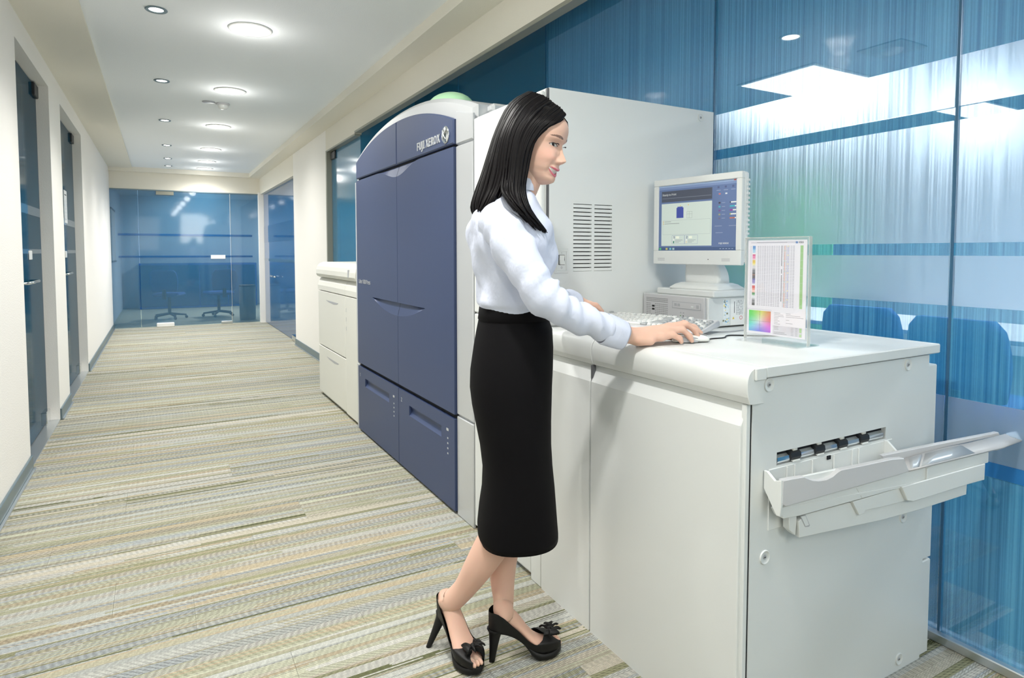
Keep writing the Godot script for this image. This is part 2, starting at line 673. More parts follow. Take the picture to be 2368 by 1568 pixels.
	obj("corner_post", box(Vector3(XR - 0.03, 0, ZE - 0.02), Vector3(XR + 0.06, 2.3, ZE + 0.1)), M.wall, wr)
	var br := struct_root("baseboard_right", "brushed grey metal skirting along the white right wall")
	obj("skirting", box(Vector3(XR - 0.012, 0, -8.78), Vector3(XR, 0.085, -6.9), 0.003), M.skirt_metal, br)
	obj("floor_strip", box(Vector3(XR - 0.024, 0, -8.78), Vector3(XR - 0.012, 0.012, -6.9), 0.002), M.alu, br)

	# glass door on the right near the end
	var d3 := struct_root("door_3", "deep blue frameless glass door on the right near the corridor end")
	obj("glass_leaf", box(Vector3(XR + 0.05, 0.01, ZE + 0.12), Vector3(XR + 0.062, 2.265, -8.79)), M.glass_deep, d3)
	obj("edge_trim", box(Vector3(XR + 0.03, 0, -8.80), Vector3(XR + 0.08, 2.27, -8.775), 0.004), M.black_rubber, d3)
	obj("frosted_band", box(Vector3(XR + 0.044, 1.42, ZE + 0.14), Vector3(XR + 0.0485, 1.70, -8.85)), M.glass_deep, d3)
	obj("frosted_line", box(Vector3(XR + 0.044, 1.10, ZE + 0.14), Vector3(XR + 0.0485, 1.14, -8.85)), M.glass_teal, d3)
	var hd := tube(mb(), [Vector3(XR + 0.0, 0.86, -10.9), Vector3(XR + 0.0, 0.86, -10.4)], 0.012, 10)
	obj("handle", hd, M.chrome, d3)
	obj("floor_hinge", box(Vector3(XR + 0.02, 0.0, -9.2), Vector3(XR + 0.09, 0.09, -8.85), 0.006), M.chrome, d3)

	# glass panel beside the feeder
	var d4 := struct_root("door_4", "blue glass panel behind the paper feeder with a patch fitting at its top corner")
	obj("glass_leaf", box(Vector3(XR + 0.05, 0.01, -6.86), Vector3(XR + 0.062, 2.325, ZS)), M.film_teal, d4)
	obj("frame_jamb", box(Vector3(XR - 0.004, 0, -6.905), Vector3(XR + 0.09, 2.335, -6.86), 0.004), M.trim, d4)
	obj("frame_head", box(Vector3(XR - 0.004, 2.315, -6.86), Vector3(XR + 0.09, 2.335, ZS), 0.004), M.trim, d4)
	obj("patch_fitting", box(Vector3(XR + 0.035, 2.23, -6.84), Vector3(XR + 0.08, 2.31, -6.66), 0.006), M.black_rubber, d4)
	obj("lock_plate", box(Vector3(XR + 0.044, 1.16, -5.92), Vector3(XR + 0.05, 1.24, -5.86), 0.001), M.white_gloss, d4)

	# the near part: a fascia and, set back, the glazed wall
	var tr := struct_root("trim_1", "white plaster fascia above the glazed office wall")
	obj("fascia", box(Vector3(XR, Y_FASCIA, ZS), Vector3(XR + 0.05, 3.0, ZN)), M.wall_beige, tr)
	obj("shadow_rail", box(Vector3(XR - 0.006, Y_FASCIA - 0.02, ZS), Vector3(XR + 0.056, Y_FASCIA, ZN), 0.003), M.trim, tr)
	struct("ceiling_recess", box(Vector3(XR, 2.9, ZS), Vector3(XG + 0.1, 3.0, ZN)), M.ceiling, "plaster ceiling of the glazed recess")

	var w1 := struct_root("window_1", "blue tinted glass office partition with frosted bands behind the press")
	var joints := [ZN, -1.04, -2.02, -3.41, -4.74, ZS]
	for i in joints.size() - 1:
		obj("glass_pane", box(Vector3(XG, 0.03, joints[i + 1] + 0.004), Vector3(XG + 0.012, 2.9, joints[i] - 0.004)), M.glass_blue, w1)
		if i > 0:
			obj("joint", box(Vector3(XG - 0.0025, 0.03, joints[i] - 0.004), Vector3(XG + 0.013, 2.9, joints[i] + 0.004)), M.joint, w1)
	obj("glass_return", box(Vector3(XR + 0.06, 0.03, ZS - 0.006), Vector3(XG, 2.9, ZS + 0.006)), M.film_teal, w1)
	obj("floor_channel", box(Vector3(XG - 0.025, 0, ZS), Vector3(XG + 0.035, 0.03, ZN), 0.003), M.alu, w1)
	obj("head_channel", box(Vector3(XG - 0.02, 2.86, ZS), Vector3(XG + 0.03, 2.9, ZN), 0.003), M.black_rubber, w1)
	# film on the corridor side of the panes: frosted bands and, between them, bands with fine upright streaks
	var bands := [[0.03, 0.575, M.film_blue, "streaked_band"], [0.575, 0.62, M.frost_blue, "blue_band"], [0.62, 0.795, M.frost, "frosted_band"], [0.795, 1.082, M.film_blue, "streaked_band"], [1.082, 1.239, M.frost, "frosted_band"], [1.239, 1.279, M.film_blue, "streaked_band"], [1.279, 1.658, M.frost, "frosted_band"], [1.658, 1.70, M.film_blue, "streaked_band"], [1.70, 1.855, M.frost, "frosted_band"], [1.855, 2.86, M.film_blue, "streaked_band"]]
	for i in 3:
		for b in bands:
			obj(b[3], box(Vector3(XG - 0.003, b[0], joints[i + 1] + 0.006), Vector3(XG - 0.0005, b[1], joints[i] - 0.006)), b[2], w1)
	for i in [3, 4]:
		obj("tinted_band", box(Vector3(XG - 0.003, 0.03, joints[i + 1] + 0.006), Vector3(XG - 0.0005, 2.86, joints[i] - 0.006)), M.film_teal, w1)

	# closing the corridor behind the camera
	struct("wall_back", box(Vector3(XL - 0.2, 0, ZN), Vector3(XG + 0.1, 3.0, ZN + 0.15)), M.wall, "white plastered wall closing the corridor behind")

func left_door(called: String, z0: float, z1: float, top: float, label: String, notice: bool) -> void:
	var d := struct_root(called, label)
	var xg := XL - 0.075
	obj("glass_leaf", box(Vector3(xg - 0.012, 0.012, z1 + 0.01), Vector3(xg, top - 0.012, z0 - 0.01)), M.glass_green, d)
	obj("top_patch", box(Vector3(xg - 0.03, top - 0.1, z1 + 0.012), Vector3(xg + 0.018, top - 0.012, z1 + 0.17), 0.005), M.black_rubber, d)
	obj("floor_hinge", box(Vector3(xg - 0.03, 0.0, z1 + 0.012), Vector3(xg + 0.018, 0.1, z1 + 0.17), 0.005), M.chrome, d)
	obj("door_sill", box(Vector3(xg - 0.05, 0.0, z1), Vector3(XL + 0.0, 0.006, z0), 0.001), M.alu, d)
	var zh := z0 - 0.28
	var hd := tube(mb(), [Vector3(xg + 0.001, 1.06, zh), Vector3(xg + 0.05, 1.06, zh), Vector3(xg + 0.05, 1.06, zh - 0.42), Vector3(xg + 0.001, 1.06, zh - 0.42)], 0.009, 10)
	obj("handle", hd, M.chrome, d)
	obj("lock_plate", box(Vector3(xg, 1.20, zh - 0.52), Vector3(xg + 0.006, 1.26, zh - 0.42), 0.002), M.white_gloss, d)
	obj("frosted_band", box(Vector3(xg, 1.50, z1 + 0.02), Vector3(xg + 0.002, 1.56, z0 - 0.02)), M.glass_teal, d)
	obj("frosted_band", box(Vector3(xg, 1.24, z1 + 0.02), Vector3(xg + 0.002, 1.27, z0 - 0.02)), M.glass_teal, d)
	if notice:
		var n := obj("notice", box(Vector3(xg, 1.52, z1 + 0.62), Vector3(xg + 0.003, 1.82, z1 + 0.82)), M.white_gloss, d)
		obj("print_bar", box(Vector3(xg + 0.003, 1.775, z1 + 0.66), Vector3(xg + 0.0036, 1.785, z1 + 0.78)), M.dark, n)
		for k in 6:
			obj("print_line", box(Vector3(xg + 0.003, 1.55 + k * 0.033, z1 + 0.645), Vector3(xg + 0.0036, 1.556 + k * 0.033, z1 + 0.795 - (k % 3) * 0.02)), M.mid_grey, n)
	# the dim room behind the door
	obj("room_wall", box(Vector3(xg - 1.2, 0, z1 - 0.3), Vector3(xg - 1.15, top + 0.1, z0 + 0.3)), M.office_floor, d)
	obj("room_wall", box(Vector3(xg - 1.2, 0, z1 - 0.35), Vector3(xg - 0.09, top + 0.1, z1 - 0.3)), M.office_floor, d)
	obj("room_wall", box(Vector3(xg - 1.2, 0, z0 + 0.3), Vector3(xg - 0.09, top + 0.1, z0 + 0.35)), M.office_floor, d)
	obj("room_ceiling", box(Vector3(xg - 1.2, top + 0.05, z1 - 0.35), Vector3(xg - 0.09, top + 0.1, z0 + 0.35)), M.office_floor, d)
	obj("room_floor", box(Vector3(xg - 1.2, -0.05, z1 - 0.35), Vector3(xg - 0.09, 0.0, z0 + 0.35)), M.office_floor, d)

func build_downlights() -> void:
	var big: Node3D = null
	var small: Node3D = null
	var zz := [-11.5, -10.6, -9.32, -7.6, -5.89, -4.22, -2.55, -0.85]
	for k in zz.size():
		var z: float = zz[k]
		var x: float = 0.70 - (z + 12.0) * 0.0225
		var b := thing("downlight", "large round corridor downlight, %s from the glazed end wall" % ["first", "second", "third", "fourth", "fifth", "sixth", "seventh", "eighth", "ninth", "tenth"][k], "downlight", Vector3(x, Y_CEIL, z), 0.0, "large round downlights in the corridor ceiling")
		obj("trim_ring", lathe(mb(), P2([0.095, 0.0, 0.122, 0.0, 0.127, -0.004, 0.122, -0.009, 0.1, -0.007, 0.095, 0.0]), 32), M.white_gloss, b)
		obj("diffuser", lathe(mb(), P2([0.0, -0.004, 0.07, -0.0035, 0.098, -0.002]), 28), M.lamp, b)
		spot("downlight_beam", b, Vector3(0, -0.03, 0), 80.0, 1.95, 0.07)
		var lamp := OmniLight3D.new()
		lamp.name = "downlight_glow"
		b.add_child(lamp)
		lamp.position = Vector3(0, -0.14, 0)
		lamp.light_energy = 0.04
		lamp.light_size = 0.06
		lamp.light_color = Color(1.0, 0.99, 0.97)
		lamp.omni_range = 30.0
		lamp.omni_attenuation = 2.0
		lamp.shadow_enabled = true
		var x2: float = 0.175 - (z + 12.0) * 0.0198
		var s := thing("spotlight", "small round corridor spotlight, %s from the glazed end wall" % ["first", "second", "third", "fourth", "fifth", "sixth", "seventh", "eighth", "ninth", "tenth"][k], "spotlight", Vector3(x2, Y_CEIL, z + 0.08), 0.0, "small round spotlights in the corridor ceiling")
		obj("trim_ring", lathe(mb(), P2([0.036, 0.0, 0.055, 0.0, 0.058, -0.004, 0.054, -0.008, 0.038, -0.005, 0.036, 0.0]), 24), M.skirt_metal, s)
		obj("diffuser", lathe(mb(), P2([0.0, -0.006, 0.025, -0.005, 0.038, -0.002]), 20), M.lamp, s)
		spot("spotlight_beam", s, Vector3(0, -0.02, 0), 60.0, 0.9, 0.03)
	var d := thing("smoke_detector", "white dome smoke detector on the corridor ceiling beside a downlight", "detector", Vector3(0.55, Y_CEIL, -6.43))
	obj("base_plate", lathe(mb(), P2([0.0, 0.0, 0.06, 0.0, 0.06, -0.012, 0.05, -0.016, 0.0, -0.016]), 24), M.grey_plastic, d)
	obj("dome", lathe(mb(), P2([0.045, -0.016, 0.045, -0.03, 0.036, -0.045, 0.018, -0.052, 0.0, -0.053]), 24), M.white_gloss, d)
	obj("plate", lathe(mb(), P2([0.0, 0.0, 0.055, 0.0, 0.055, -0.006, 0.0, -0.006]), 20, Transform3D(Basis(), Vector3(-0.12, 0, 0.02))), M.mid_grey, d)

func spot(called: String, parent: Node3D, at: Vector3, angle: float, energy: float, size: float, c := Color(1.0, 0.99, 0.97)) -> void:
	var l := SpotLight3D.new()
	l.name = called
	parent.add_child(l, true)
	l.position = at
	l.rotation.x = -PI / 2
	l.spot_angle = angle
	l.spot_angle_attenuation = 1.0
	l.spot_attenuation = 2.0
	l.spot_range = 30.0
	l.light_energy = energy
	l.light_size = size
	l.light_color = c
	l.shadow_enabled = true

# ------------------------------------------------------------------ the office behind the glazed wall
func build_office() -> void:
	struct("wall_office_back", box(Vector3(9.0, 0, -9), Vector3(9.15, 2.8, ZN)), M.office_wall, "pale blue back wall of the office behind the glass")
	struct("wall_office_side", box(Vector3(XG + 0.1, 0, -9.15), Vector3(9.0, 2.8, -9)), M.office_wall, "pale blue side wall of the office behind the glass")
	struct("wall_office_near", box(Vector3(XG + 0.1, 0, ZN), Vector3(9.0, 2.8, ZN + 0.15)), M.office_wall, "pale blue near wall of the office behind the glass")
	struct("ceiling_office", box(Vector3(XG + 0.04, 2.6, -9), Vector3(9.0, 2.75, ZN)), M.office_ceiling, "white ceiling of the office behind the glass")
	struct("floor_office", box(Vector3(XG + 0.05, -0.005, -9), Vector3(9.0, 0.0, ZN)), M.office_floor, "dark teal carpet of the office behind the glass")
	struct("wall_office_accent", box(Vector3(6.0, 0, -6.6), Vector3(6.02, 2.05, -4.0)), M.office_green, "bright green accent wall inside the office behind the glass")
	var lab := ["square ceiling light panel over the white meeting table", "square ceiling light panel deeper in the office behind the meeting table", "square ceiling light panel in the office away from the green wall"]
	var n := 0
	for p in [[4.1, 4.85, -3.6, -2.9], [6.45, 7.15, -3.32, -2.86], [4.1, 4.85, 0.2, 0.9]]:
		var t := thing("light_panel", lab[n], "light panel", Vector3((p[0] + p[1]) / 2, 2.6, (p[2] + p[3]) / 2), 0.0, "office ceiling light panels")
		var hx: float = (p[1] - p[0]) / 2
		var hz: float = (p[3] - p[2]) / 2
		obj("frame", box(Vector3(-hx, -0.012, -hz), Vector3(hx, 0, hz), 0.004), M.white_gloss, t)
		obj("diffuser", box(Vector3(-hx + 0.03, -0.016, -hz + 0.03), Vector3(hx - 0.03, -0.0122, hz - 0.03)), M.panel_lamp, t)
		var l := area_light("panel_light", Vector3.ZERO, Vector3.DOWN, Vector2(hx * 1.8, hz * 1.8), 11.0, Color(0.93, 0.97, 1.0))
		remove_child(l)
		t.add_child(l)
		l.position = Vector3(0, -0.03, 0)
		n += 1
	var where := {-2.64: "beside the square air diffuser", -5.2: "near the green accent wall", -0.4: "away from the meeting table"}
	for p in [[3.49, -2.64], [3.3, -5.2], [3.2, -0.4]]:
		var t := thing("office_downlight", "small round office downlight %s" % where[p[1]], "downlight", Vector3(p[0], 2.6, p[1]), 0.0, "office downlights")
		obj("trim_ring", lathe(mb(), P2([0.05, 0.0, 0.07, 0.0, 0.072, -0.005, 0.066, -0.008, 0.052, -0.006, 0.05, 0.0]), 24), M.white_gloss, t)
		obj("diffuser", lathe(mb(), P2([0.0, -0.006, 0.05, -0.002]), 20), M.lamp, t)
		spot("office_beam", t, Vector3(0, -0.03, 0), 70.0, 1.0, 0.05)
	var sd := thing("air_vent", "square ceiling diffuser with a round hub in the office ceiling", "vent", Vector3(4.27, 2.6, -2.46))
	obj("plate", box(Vector3(-0.15, -0.01, -0.15), Vector3(0.15, 0, 0.15), 0.004), M.mid_grey, sd)
	obj("hub", lathe(mb(), P2([0.07, -0.01, 0.06, -0.03, 0.03, -0.045, 0.0, -0.048]), 20), M.white_gloss, sd)
	# meeting table and chairs
	var t := thing("meeting_table", "long white meeting table seen through the tinted glass", "table", Vector3(4.75, 0, -2.2), 0.0)
	obj("table_top", box(Vector3(-0.5, 0.715, -1.6), Vector3(0.5, 0.745, 1.6), 0.004), M.table_white, t)
	for sx in [-1, 1]:
		for sz in [-1, 1]:
			obj("leg", box(Vector3(sx * 0.42 - 0.025, 0, sz * 1.5 - 0.025), Vector3(sx * 0.42 + 0.025, 0.715, sz * 1.5 + 0.025), 0.004), M.alu, t)
	var spots := [[4.02, -2.32, 0.1], [3.75, -1.62, -0.05], [4.05, -3.2, 0.0]]
	var labels := ["blue office chair pulled up to the middle of the white meeting table", "blue office chair pulled back from the white meeting table", "blue office chair at the far end of the white meeting table"]
	for i in 3:
		office_chair(Vector3(spots[i][0], 0, spots[i][1]), PI / 2 + spots[i][2], labels[i])

func office_chair(at: Vector3, turn: float, label: String, tall := 0.92) -> Node3D:
	var c := thing("office_chair", label, "chair", at, turn, "office chairs behind the glass")
	# looks along local +z
	obj("seat", box(Vector3(-0.23, 0.42, -0.22), Vector3(0.23, 0.49, 0.24), 0.03), M.chair_blue, c)
	var rows := []
	for i in 9:
		var f := i / 8.0
		var y := lerpf(0.52, tall, f)
		var hw := 0.2 + 0.03 * sin(f * PI)
		if f > 0.9:
			hw -= 0.03
		var row := PackedVector3Array()
		for p in [[-1, -1], [-0.5, -1.15], [0.5, -1.15], [1, -1], [1, 1], [0.5, 0.8], [-0.5, 0.8], [-1, 1]]:
			row.append(Vector3(p[0] * hw, y, -0.24 - 0.06 * f + p[1] * 0.03))
		rows.append(row)
	obj("backrest", skin(mb(), rows), M.chair_blue, c)
	obj("back_stem", box(Vector3(-0.03, 0.38, -0.29), Vector3(0.03, 0.56, -0.25), 0.005), M.black_rubber, c)
	obj("gas_lift", tube(mb(), [Vector3(0, 0.08, 0), Vector3(0, 0.42, 0)], 0.028, 12), M.black_rubber, c)
	for k in 5:
		var a := TAU * k / 5
		var e := Vector3(sin(a), 0, cos(a))
		obj("base_arm", tube(mb(), [Vector3(0, 0.1, 0), e * 0.28 + Vector3(0, 0.065, 0)], [0.024, 0.016], 8), M.black_rubber, c)
		obj("caster", ellipsoid(mb(), e * 0.28 + Vector3(0, 0.029, 0), Vector3(0.029, 0.029, 0.029), Basis(), 10, 6), M.black_rubber, c)
	return c

# ------------------------------------------------------------------ the glazed end of the corridor
func build_far_office() -> void:
	var w := struct_root("window_2", "glazed end wall of the corridor with a frameless double door")
	var zs := [[XL, -0.28], [-0.275, 1.095], [1.105, XR - 0.03]]
	for s in zs:
		obj("glass_pane", box(Vector3(s[0], 0.01, ZE - 0.012), Vector3(s[1] - 0.005, 2.28, ZE)), M.glass_teal, w)
	obj("pane_edge", box(Vector3(1.096, 0.01, ZE - 0.013), Vector3(1.104, 2.28, ZE + 0.002)), M.alu, w)
	obj("head", box(Vector3(XL, 2.28, ZE - 0.05), Vector3(XR, Y_SOFFIT_R + 0.05, ZE)), M.wall_beige, w)
	obj("head_line", box(Vector3(XL, 2.262, ZE - 0.02), Vector3(XR, 2.28, ZE + 0.01), 0.002), M.skirt_metal, w)
	obj("patch_fitting", box(Vector3(-0.02, 2.2, ZE - 0.02), Vector3(0.24, 2.26, ZE + 0.02), 0.004), M.trim, w)
	obj("frosted_band", box(Vector3(XL + 0.1, 1.52, ZE + 0.001), Vector3(1.45, 1.555, ZE + 0.004)), M.glass_deep, w)
	obj("frosted_band", box(Vector3(XL + 0.1, 1.16, ZE + 0.001), Vector3(1.45, 1.19, ZE + 0.004)), M.glass_deep, w)
	obj("room_sign", box(Vector3(0.78, 1.135, ZE + 0.004), Vector3(1.01, 1.2, ZE + 0.012), 0.002), M.white_gloss, w)
	obj("floor_hinge", box(Vector3(-0.06, 0, ZE - 0.02), Vector3(0.2, 0.07, ZE + 0.06), 0.008), M.white_gloss, w)
	obj("floor_hinge", box(Vector3(0.92, 0, ZE - 0.02), Vector3(1.1, 0.05, ZE + 0.03), 0.006), M.alu, w)
	struct("wall_far_back", box(Vector3(XL - 0.2, 0, -16.4), Vector3(3.2, 2.6, -16.3)), M.office_wall, "dim back wall of the room past the glazed end")
	struct("wall_far_left", box(Vector3(XL - 0.25, 0, -16.4), Vector3(XL - 0.05, 2.6, ZE - 0.06)), M.office_wall, "dim left wall of the room past the glazed end")
	struct("wall_far_right", box(Vector3(3.2, 0, -16.4), Vector3(3.3, 2.6, -8.8)), M.office_wall, "dim right wall of the room past the glass door")
	struct("ceiling_far", box(Vector3(XL - 0.25, 2.5, -16.4), Vector3(3.3, 2.6, ZE - 0.06)), M.office_ceiling, "ceiling of the room past the glazed end")
	var lp := thing("light_panel", "square ceiling light panel in the room past the glazed end", "light panel", Vector3(1.6, 2.5, -14.2))
	obj("frame", box(Vector3(-0.3, -0.012, -0.3), Vector3(0.3, 0, 0.3), 0.004), M.white_gloss, lp)
	obj("diffuser", box(Vector3(-0.27, -0.016, -0.27), Vector3(0.27, -0.0122, 0.27)), M.panel_lamp, lp)
	var l := area_light("panel_light", Vector3.ZERO, Vector3.DOWN, Vector2(0.54, 0.54), 7.0, Color(0.9, 0.96, 1.0))
	remove_child(l)
	lp.add_child(l)
	l.position = Vector3(0, -0.03, 0)
	office_chair(Vector3(0.15, 0, -13.4), PI * 0.9, "blue office chair at the left past the glazed end wall")
	office_chair(Vector3(1.0, 0, -13.5), PI * 1.1, "blue office chair beside the grey bin past the glazed end wall")
	var bin := thing("waste_bin", "tall grey cylindrical bin past the glazed end wall", "bin", Vector3(1.42, 0, -12.6))
	obj("body", lathe(mb(), P2([0.0, 0.0, 0.13, 0.0, 0.14, 0.01, 0.145, 0.6, 0.14, 0.61]), 24), M.skirt_metal, bin)
	obj("lid_ring", lathe(mb(), P2([0.14, 0.61, 0.148, 0.612, 0.148, 0.64, 0.11, 0.65, 0.11, 0.63]), 24), M.black_rubber, bin)
	var bd := thing("notice_board", "framed white notice board on the dim left wall past the glass", "board", Vector3(XL - 0.045, 1.1, -13.4))
	obj("board", box(Vector3(0, 0, -0.5), Vector3(0.012, 0.9, 0.5)), M.white_gloss, bd)
	obj("frame", box(Vector3(0, -0.03, -0.53), Vector3(0.02, 0, 0.53)), M.black_rubber, bd)
	obj("frame", box(Vector3(0, 0.9, -0.53), Vector3(0.02, 0.93, 0.53)), M.black_rubber, bd)
	var cab := thing("low_cabinet", "long dark low cabinet against the wall past the glazed end", "cabinet", Vector3(0.8, 0, -16.05))
	obj("body", box(Vector3(-1.2, 0, -0.2), Vector3(1.2, 1.0, 0.2), 0.005), M.chair_blue, cab)
	for k in 4:
		obj("door", box(Vector3(-1.18 + k * 0.59, 0.05, 0.2), Vector3(-0.61 + k * 0.59, 0.96, 0.215), 0.003), M.glass_deep, cab)

# ------------------------------------------------------------------ the press
func build_feeder() -> void:
	var t := thing("paper_feeder", "low off-white paper feeder cabinet at the far end of the press beside the blue tower", "feeder")
	var z0 := -5.67
	var z1 := -4.415
	obj("body", box(Vector3(1.24, 0.0, z0 + 0.01), Vector3(2.0, 0.94, z1), 0.006), M.warm_white, t)
	obj("lid", along_z(mb(), P2([1.232, 1.035, 1.212, 1.045, 1.204, 1.065, 1.206, 1.1, 1.216, 1.13, 1.236, 1.152, 1.27, 1.165, 2.0, 1.165, 2.0, 1.035]), z0, z1, 0.004), M.warm_white, t)
	obj("shoulder", along_z(mb(), P2([1.216, 0.925, 1.216, 0.965, 1.226, 1.0, 1.245, 1.03, 2.0, 1.03, 2.0, 0.925]), z0 + 0.01, -4.74, 0.003), M.warm_white, t)
	obj("shoulder", along_z(mb(), P2([1.216, 0.925, 1.216, 0.965, 1.226, 1.0, 1.245, 1.03, 2.0, 1.03, 2.0, 0.925]), -4.735, z1, 0.003), M.warm_white, t)
	for d in [[0.445, 0.918], [0.03, 0.438]]:
		var dr := obj("drawer", box(Vector3(1.218, d[0], z0 + 0.015), Vector3(1.242, d[1], -4.745), 0.004), M.warm_white, t)
		var zc := -5.15
		obj("pull_slot", front(mb(), P2([zc - 0.22, d[1] - 0.07, zc + 0.2, d[1] - 0.07, zc + 0.16, d[1] - 0.083, zc + 0.05, d[1] - 0.09, zc - 0.12, d[1] - 0.083]), 1.2185, 1.2172), M.mid_grey, dr)
	var col := obj("side_column", box(Vector3(1.218, 0.02, -4.738), Vector3(1.242, 0.918, z1 - 0.002), 0.004), M.warm_white, t)
	for k in 3:
		obj("hinge_mark", box(Vector3(1.2168, 0.8 - k * 0.07, -4.72), Vector3(1.2182, 0.83 - k * 0.07, -4.712)), M.mid_grey, col)
	obj("latch", box(Vector3(1.2005, 1.062, -4.6), Vector3(1.21, 1.12, -4.575), 0.002), M.mid_grey, t)

func arch(z: float, z0: float, z1: float, ends: float, mid: float) -> float:
	var u := (z - (z0 + z1) / 2) / ((z1 - z0) / 2)
	return mid - (mid - ends) * pow(absf(u), 2.2)

func arch_poly(za: float, zb: float, bottom: float, z0: float, z1: float, ends: float, mid: float, n := 16) -> PackedVector2Array:
	var o := PackedVector2Array([Vector2(za, bottom)])
	for i in n + 1:
		var z := lerpf(za, zb, float(i) / n)
		o.append(Vector2(z, arch(z, z0, z1, ends, mid)))
	o.append(Vector2(zb, bottom))
	return o

func build_tower() -> void:
	var t := thing("press_tower", "tall silver press tower with dark blue doors and an arched top", "printing press")
	var z0 := -4.40
	var z1 := -2.51
	var bz0 := -4.335
	var bz1 := -2.69
	var zm := -3.488
	# shell
	var sh := PackedVector2Array([Vector2(z0, 0.0)])
	for i in 25:
		var z := lerpf(z0, z1, i / 24.0)
		sh.append(Vector2(z, arch(z, z0, z1, 1.90, 2.055)))
	sh.append(Vector2(z1, 0.0))
	obj("shell", front(mb(), sh, 2.05, 1.222, 0.02), M.silver, t)
	# silver front frame round the doors, in an upper and a lower piece
	obj("side_trim", front(mb(), P2([bz1 + 0.006, 1.748, z1 + 0.002, 1.748, z1 + 0.002, 1.86, bz1 + 0.006, 1.9]), 1.222, 1.21, 0.004), M.silver, t)
	obj("side_trim", front(mb(), P2([bz1 + 0.006, 0.486, z1 + 0.002, 0.486, z1 + 0.002, 1.738, bz1 + 0.006, 1.738]), 1.222, 1.21, 0.004), M.silver, t)
	obj("side_trim", front(mb(), P2([bz1 + 0.006, 0.0, z1 + 0.002, 0.0, z1 + 0.002, 0.476, bz1 + 0.006, 0.476]), 1.222, 1.21, 0.004), M.silver, t)
	obj("side_trim", front(mb(), P2([z0, 0.0, bz0 - 0.004, 0.0, bz0 - 0.004, 0.466, z0, 0.466]), 1.222, 1.21, 0.004), M.silver, t)
	obj("side_trim", front(mb(), P2([z0, 0.476, bz0 - 0.004, 0.476, bz0 - 0.004, 1.736, z0, 1.736]), 1.222, 1.21, 0.004), M.silver, t)
	# dark backing seen in the gaps
	obj("backing", front(mb(), arch_poly(bz0 - 0.002, bz1 + 0.004, 0.0, bz0, bz1, 1.85, 1.98), 1.2225, 1.2195), M.gap, t)
	# upper doors
	obj("upper_door", front(mb(), arch_poly(bz0, zm - 0.003, 1.752, bz0, bz1, 1.865, 1.995), 1.2195, 1.200, 0.006), M.blue, t)
	var ud := obj("upper_door", front(mb(), arch_poly(zm + 0.003, bz1, 1.752, bz0, bz1, 1.865, 1.995), 1.2195, 1.200, 0.006), M.blue, t)
	# tall doors: upper edge dips to a grip, a crescent pull is cut at the middle
	for s in 2:
		var a := bz0 if s == 0 else zm + 0.002
		var b := zm - 0.002 if s == 0 else bz1
		var up := PackedVector2Array()
		var lo := PackedVector2Array()
		var n := 26
		for i in n + 1:
			var z := lerpf(a, b, float(i) / n)
			up.append(Vector2(z, 1.738 - grip_dip(z)))
		up.append(Vector2(b, 0.958))
		up.append(Vector2(a, 0.958))
		for i in n + 1:
			var z := lerpf(a, b, float(i) / n)
			lo.append(Vector2(z, 0.958 - pull_dip(z)))
		lo.append(Vector2(b, 0.482))
		lo.append(Vector2(a, 0.482))
		var d := obj("door", front(mb(), up, 1.2195, 1.200), M.blue, t)
		obj("door_base", front(mb(), lo, 1.2195, 1.200), M.blue, d)
		# sloped scoops behind the cut-outs
		var sc := []
		var sc2 := []
		for i in n + 1:
			var z := lerpf(a, b, float(i) / n)
			sc.append([Vector3(1.2185, 1.742, z), Vector3(1.200, 1.738 - grip_dip(z), z)])
			sc2.append([Vector3(1.2185, 0.958, z), Vector3(1.200, 0.958 - pull_dip(z), z)])
		obj("grip_scoop", skin(mb(), sc, false, false, null, -1), M.blue, d)
		obj("pull_scoop", skin(mb(), sc2, false, false, null, -1), M.blue, d)
	# paper drawers with recessed pulls
	for s in 2:
		var a := bz0 if s == 0 else zm + 0.003
		var b := zm - 0.003 if s == 0 else bz1
		var h := [-4.17, -3.66] if s == 0 else [-3.31, -2.85]
		var d := obj("drawer", hole_panel(a, b, 0.015, 0.458, h[0], h[1], 0.335, 0.392, 1.2195, 1.200), M.blue, t)
		var sc := []
		for i in 9:
			var f := i / 8.0
			sc.append([Vector3(1.200, lerpf(0.335, 0.392, f), h[0]), Vector3(1.200 + 0.018 * sin(PI * minf(f * 1.3, 1.0) * 0.75), lerpf(0.335, 0.392, f), h[1])])
			sc[-1][0].x = sc[-1][1].x
		obj("pull", skin(mb(), sc, false, false, null, 1), M.blue, d)
		letters("drawer_number", "1" if s == 0 else "2", 0.022, Transform3D(FACE_LEFT, Vector3(1.1995, 0.40, a + 0.05)), M.silver, d, 0.001)
		for k in 4:
			obj("level_mark", box(Vector3(1.1985, 0.27 + k * 0.025, b - 0.085), Vector3(1.2, 0.278 + k * 0.025, b - 0.075)), M.silver, d)
		obj("level_icon", box(Vector3(1.1985, 0.385, b - 0.095), Vector3(1.2, 0.397, b - 0.07)), M.silver, d)
	# name, emblem, model plate
	letters("brand_lettering", "FUJI XEROX", 0.041, Transform3D(FACE_LEFT, Vector3(1.1985, 1.80, -3.0)), M.silver, ud, 0.004, true)
	var em := obj("emblem", ellipsoid(mb(), Vector3(1.198, 1.805, -2.775), Vector3(0.012, 0.042, 0.042), Basis(), 28, 14), M.chrome, ud)
	obj("emblem_band", tube(mb(), smooth_path([Vector3(1.19, 1.827, -2.793), Vector3(1.1855, 1.806, -2.775), Vector3(1.19, 1.783, -2.757)], 6), 0.003, 6), M.silver, em)
	obj("emblem_band", tube(mb(), smooth_path([Vector3(1.19, 1.783, -2.793), Vector3(1.1855, 1.804, -2.775), Vector3(1.19, 1.827, -2.757)], 6), 0.003, 6), M.silver, em)
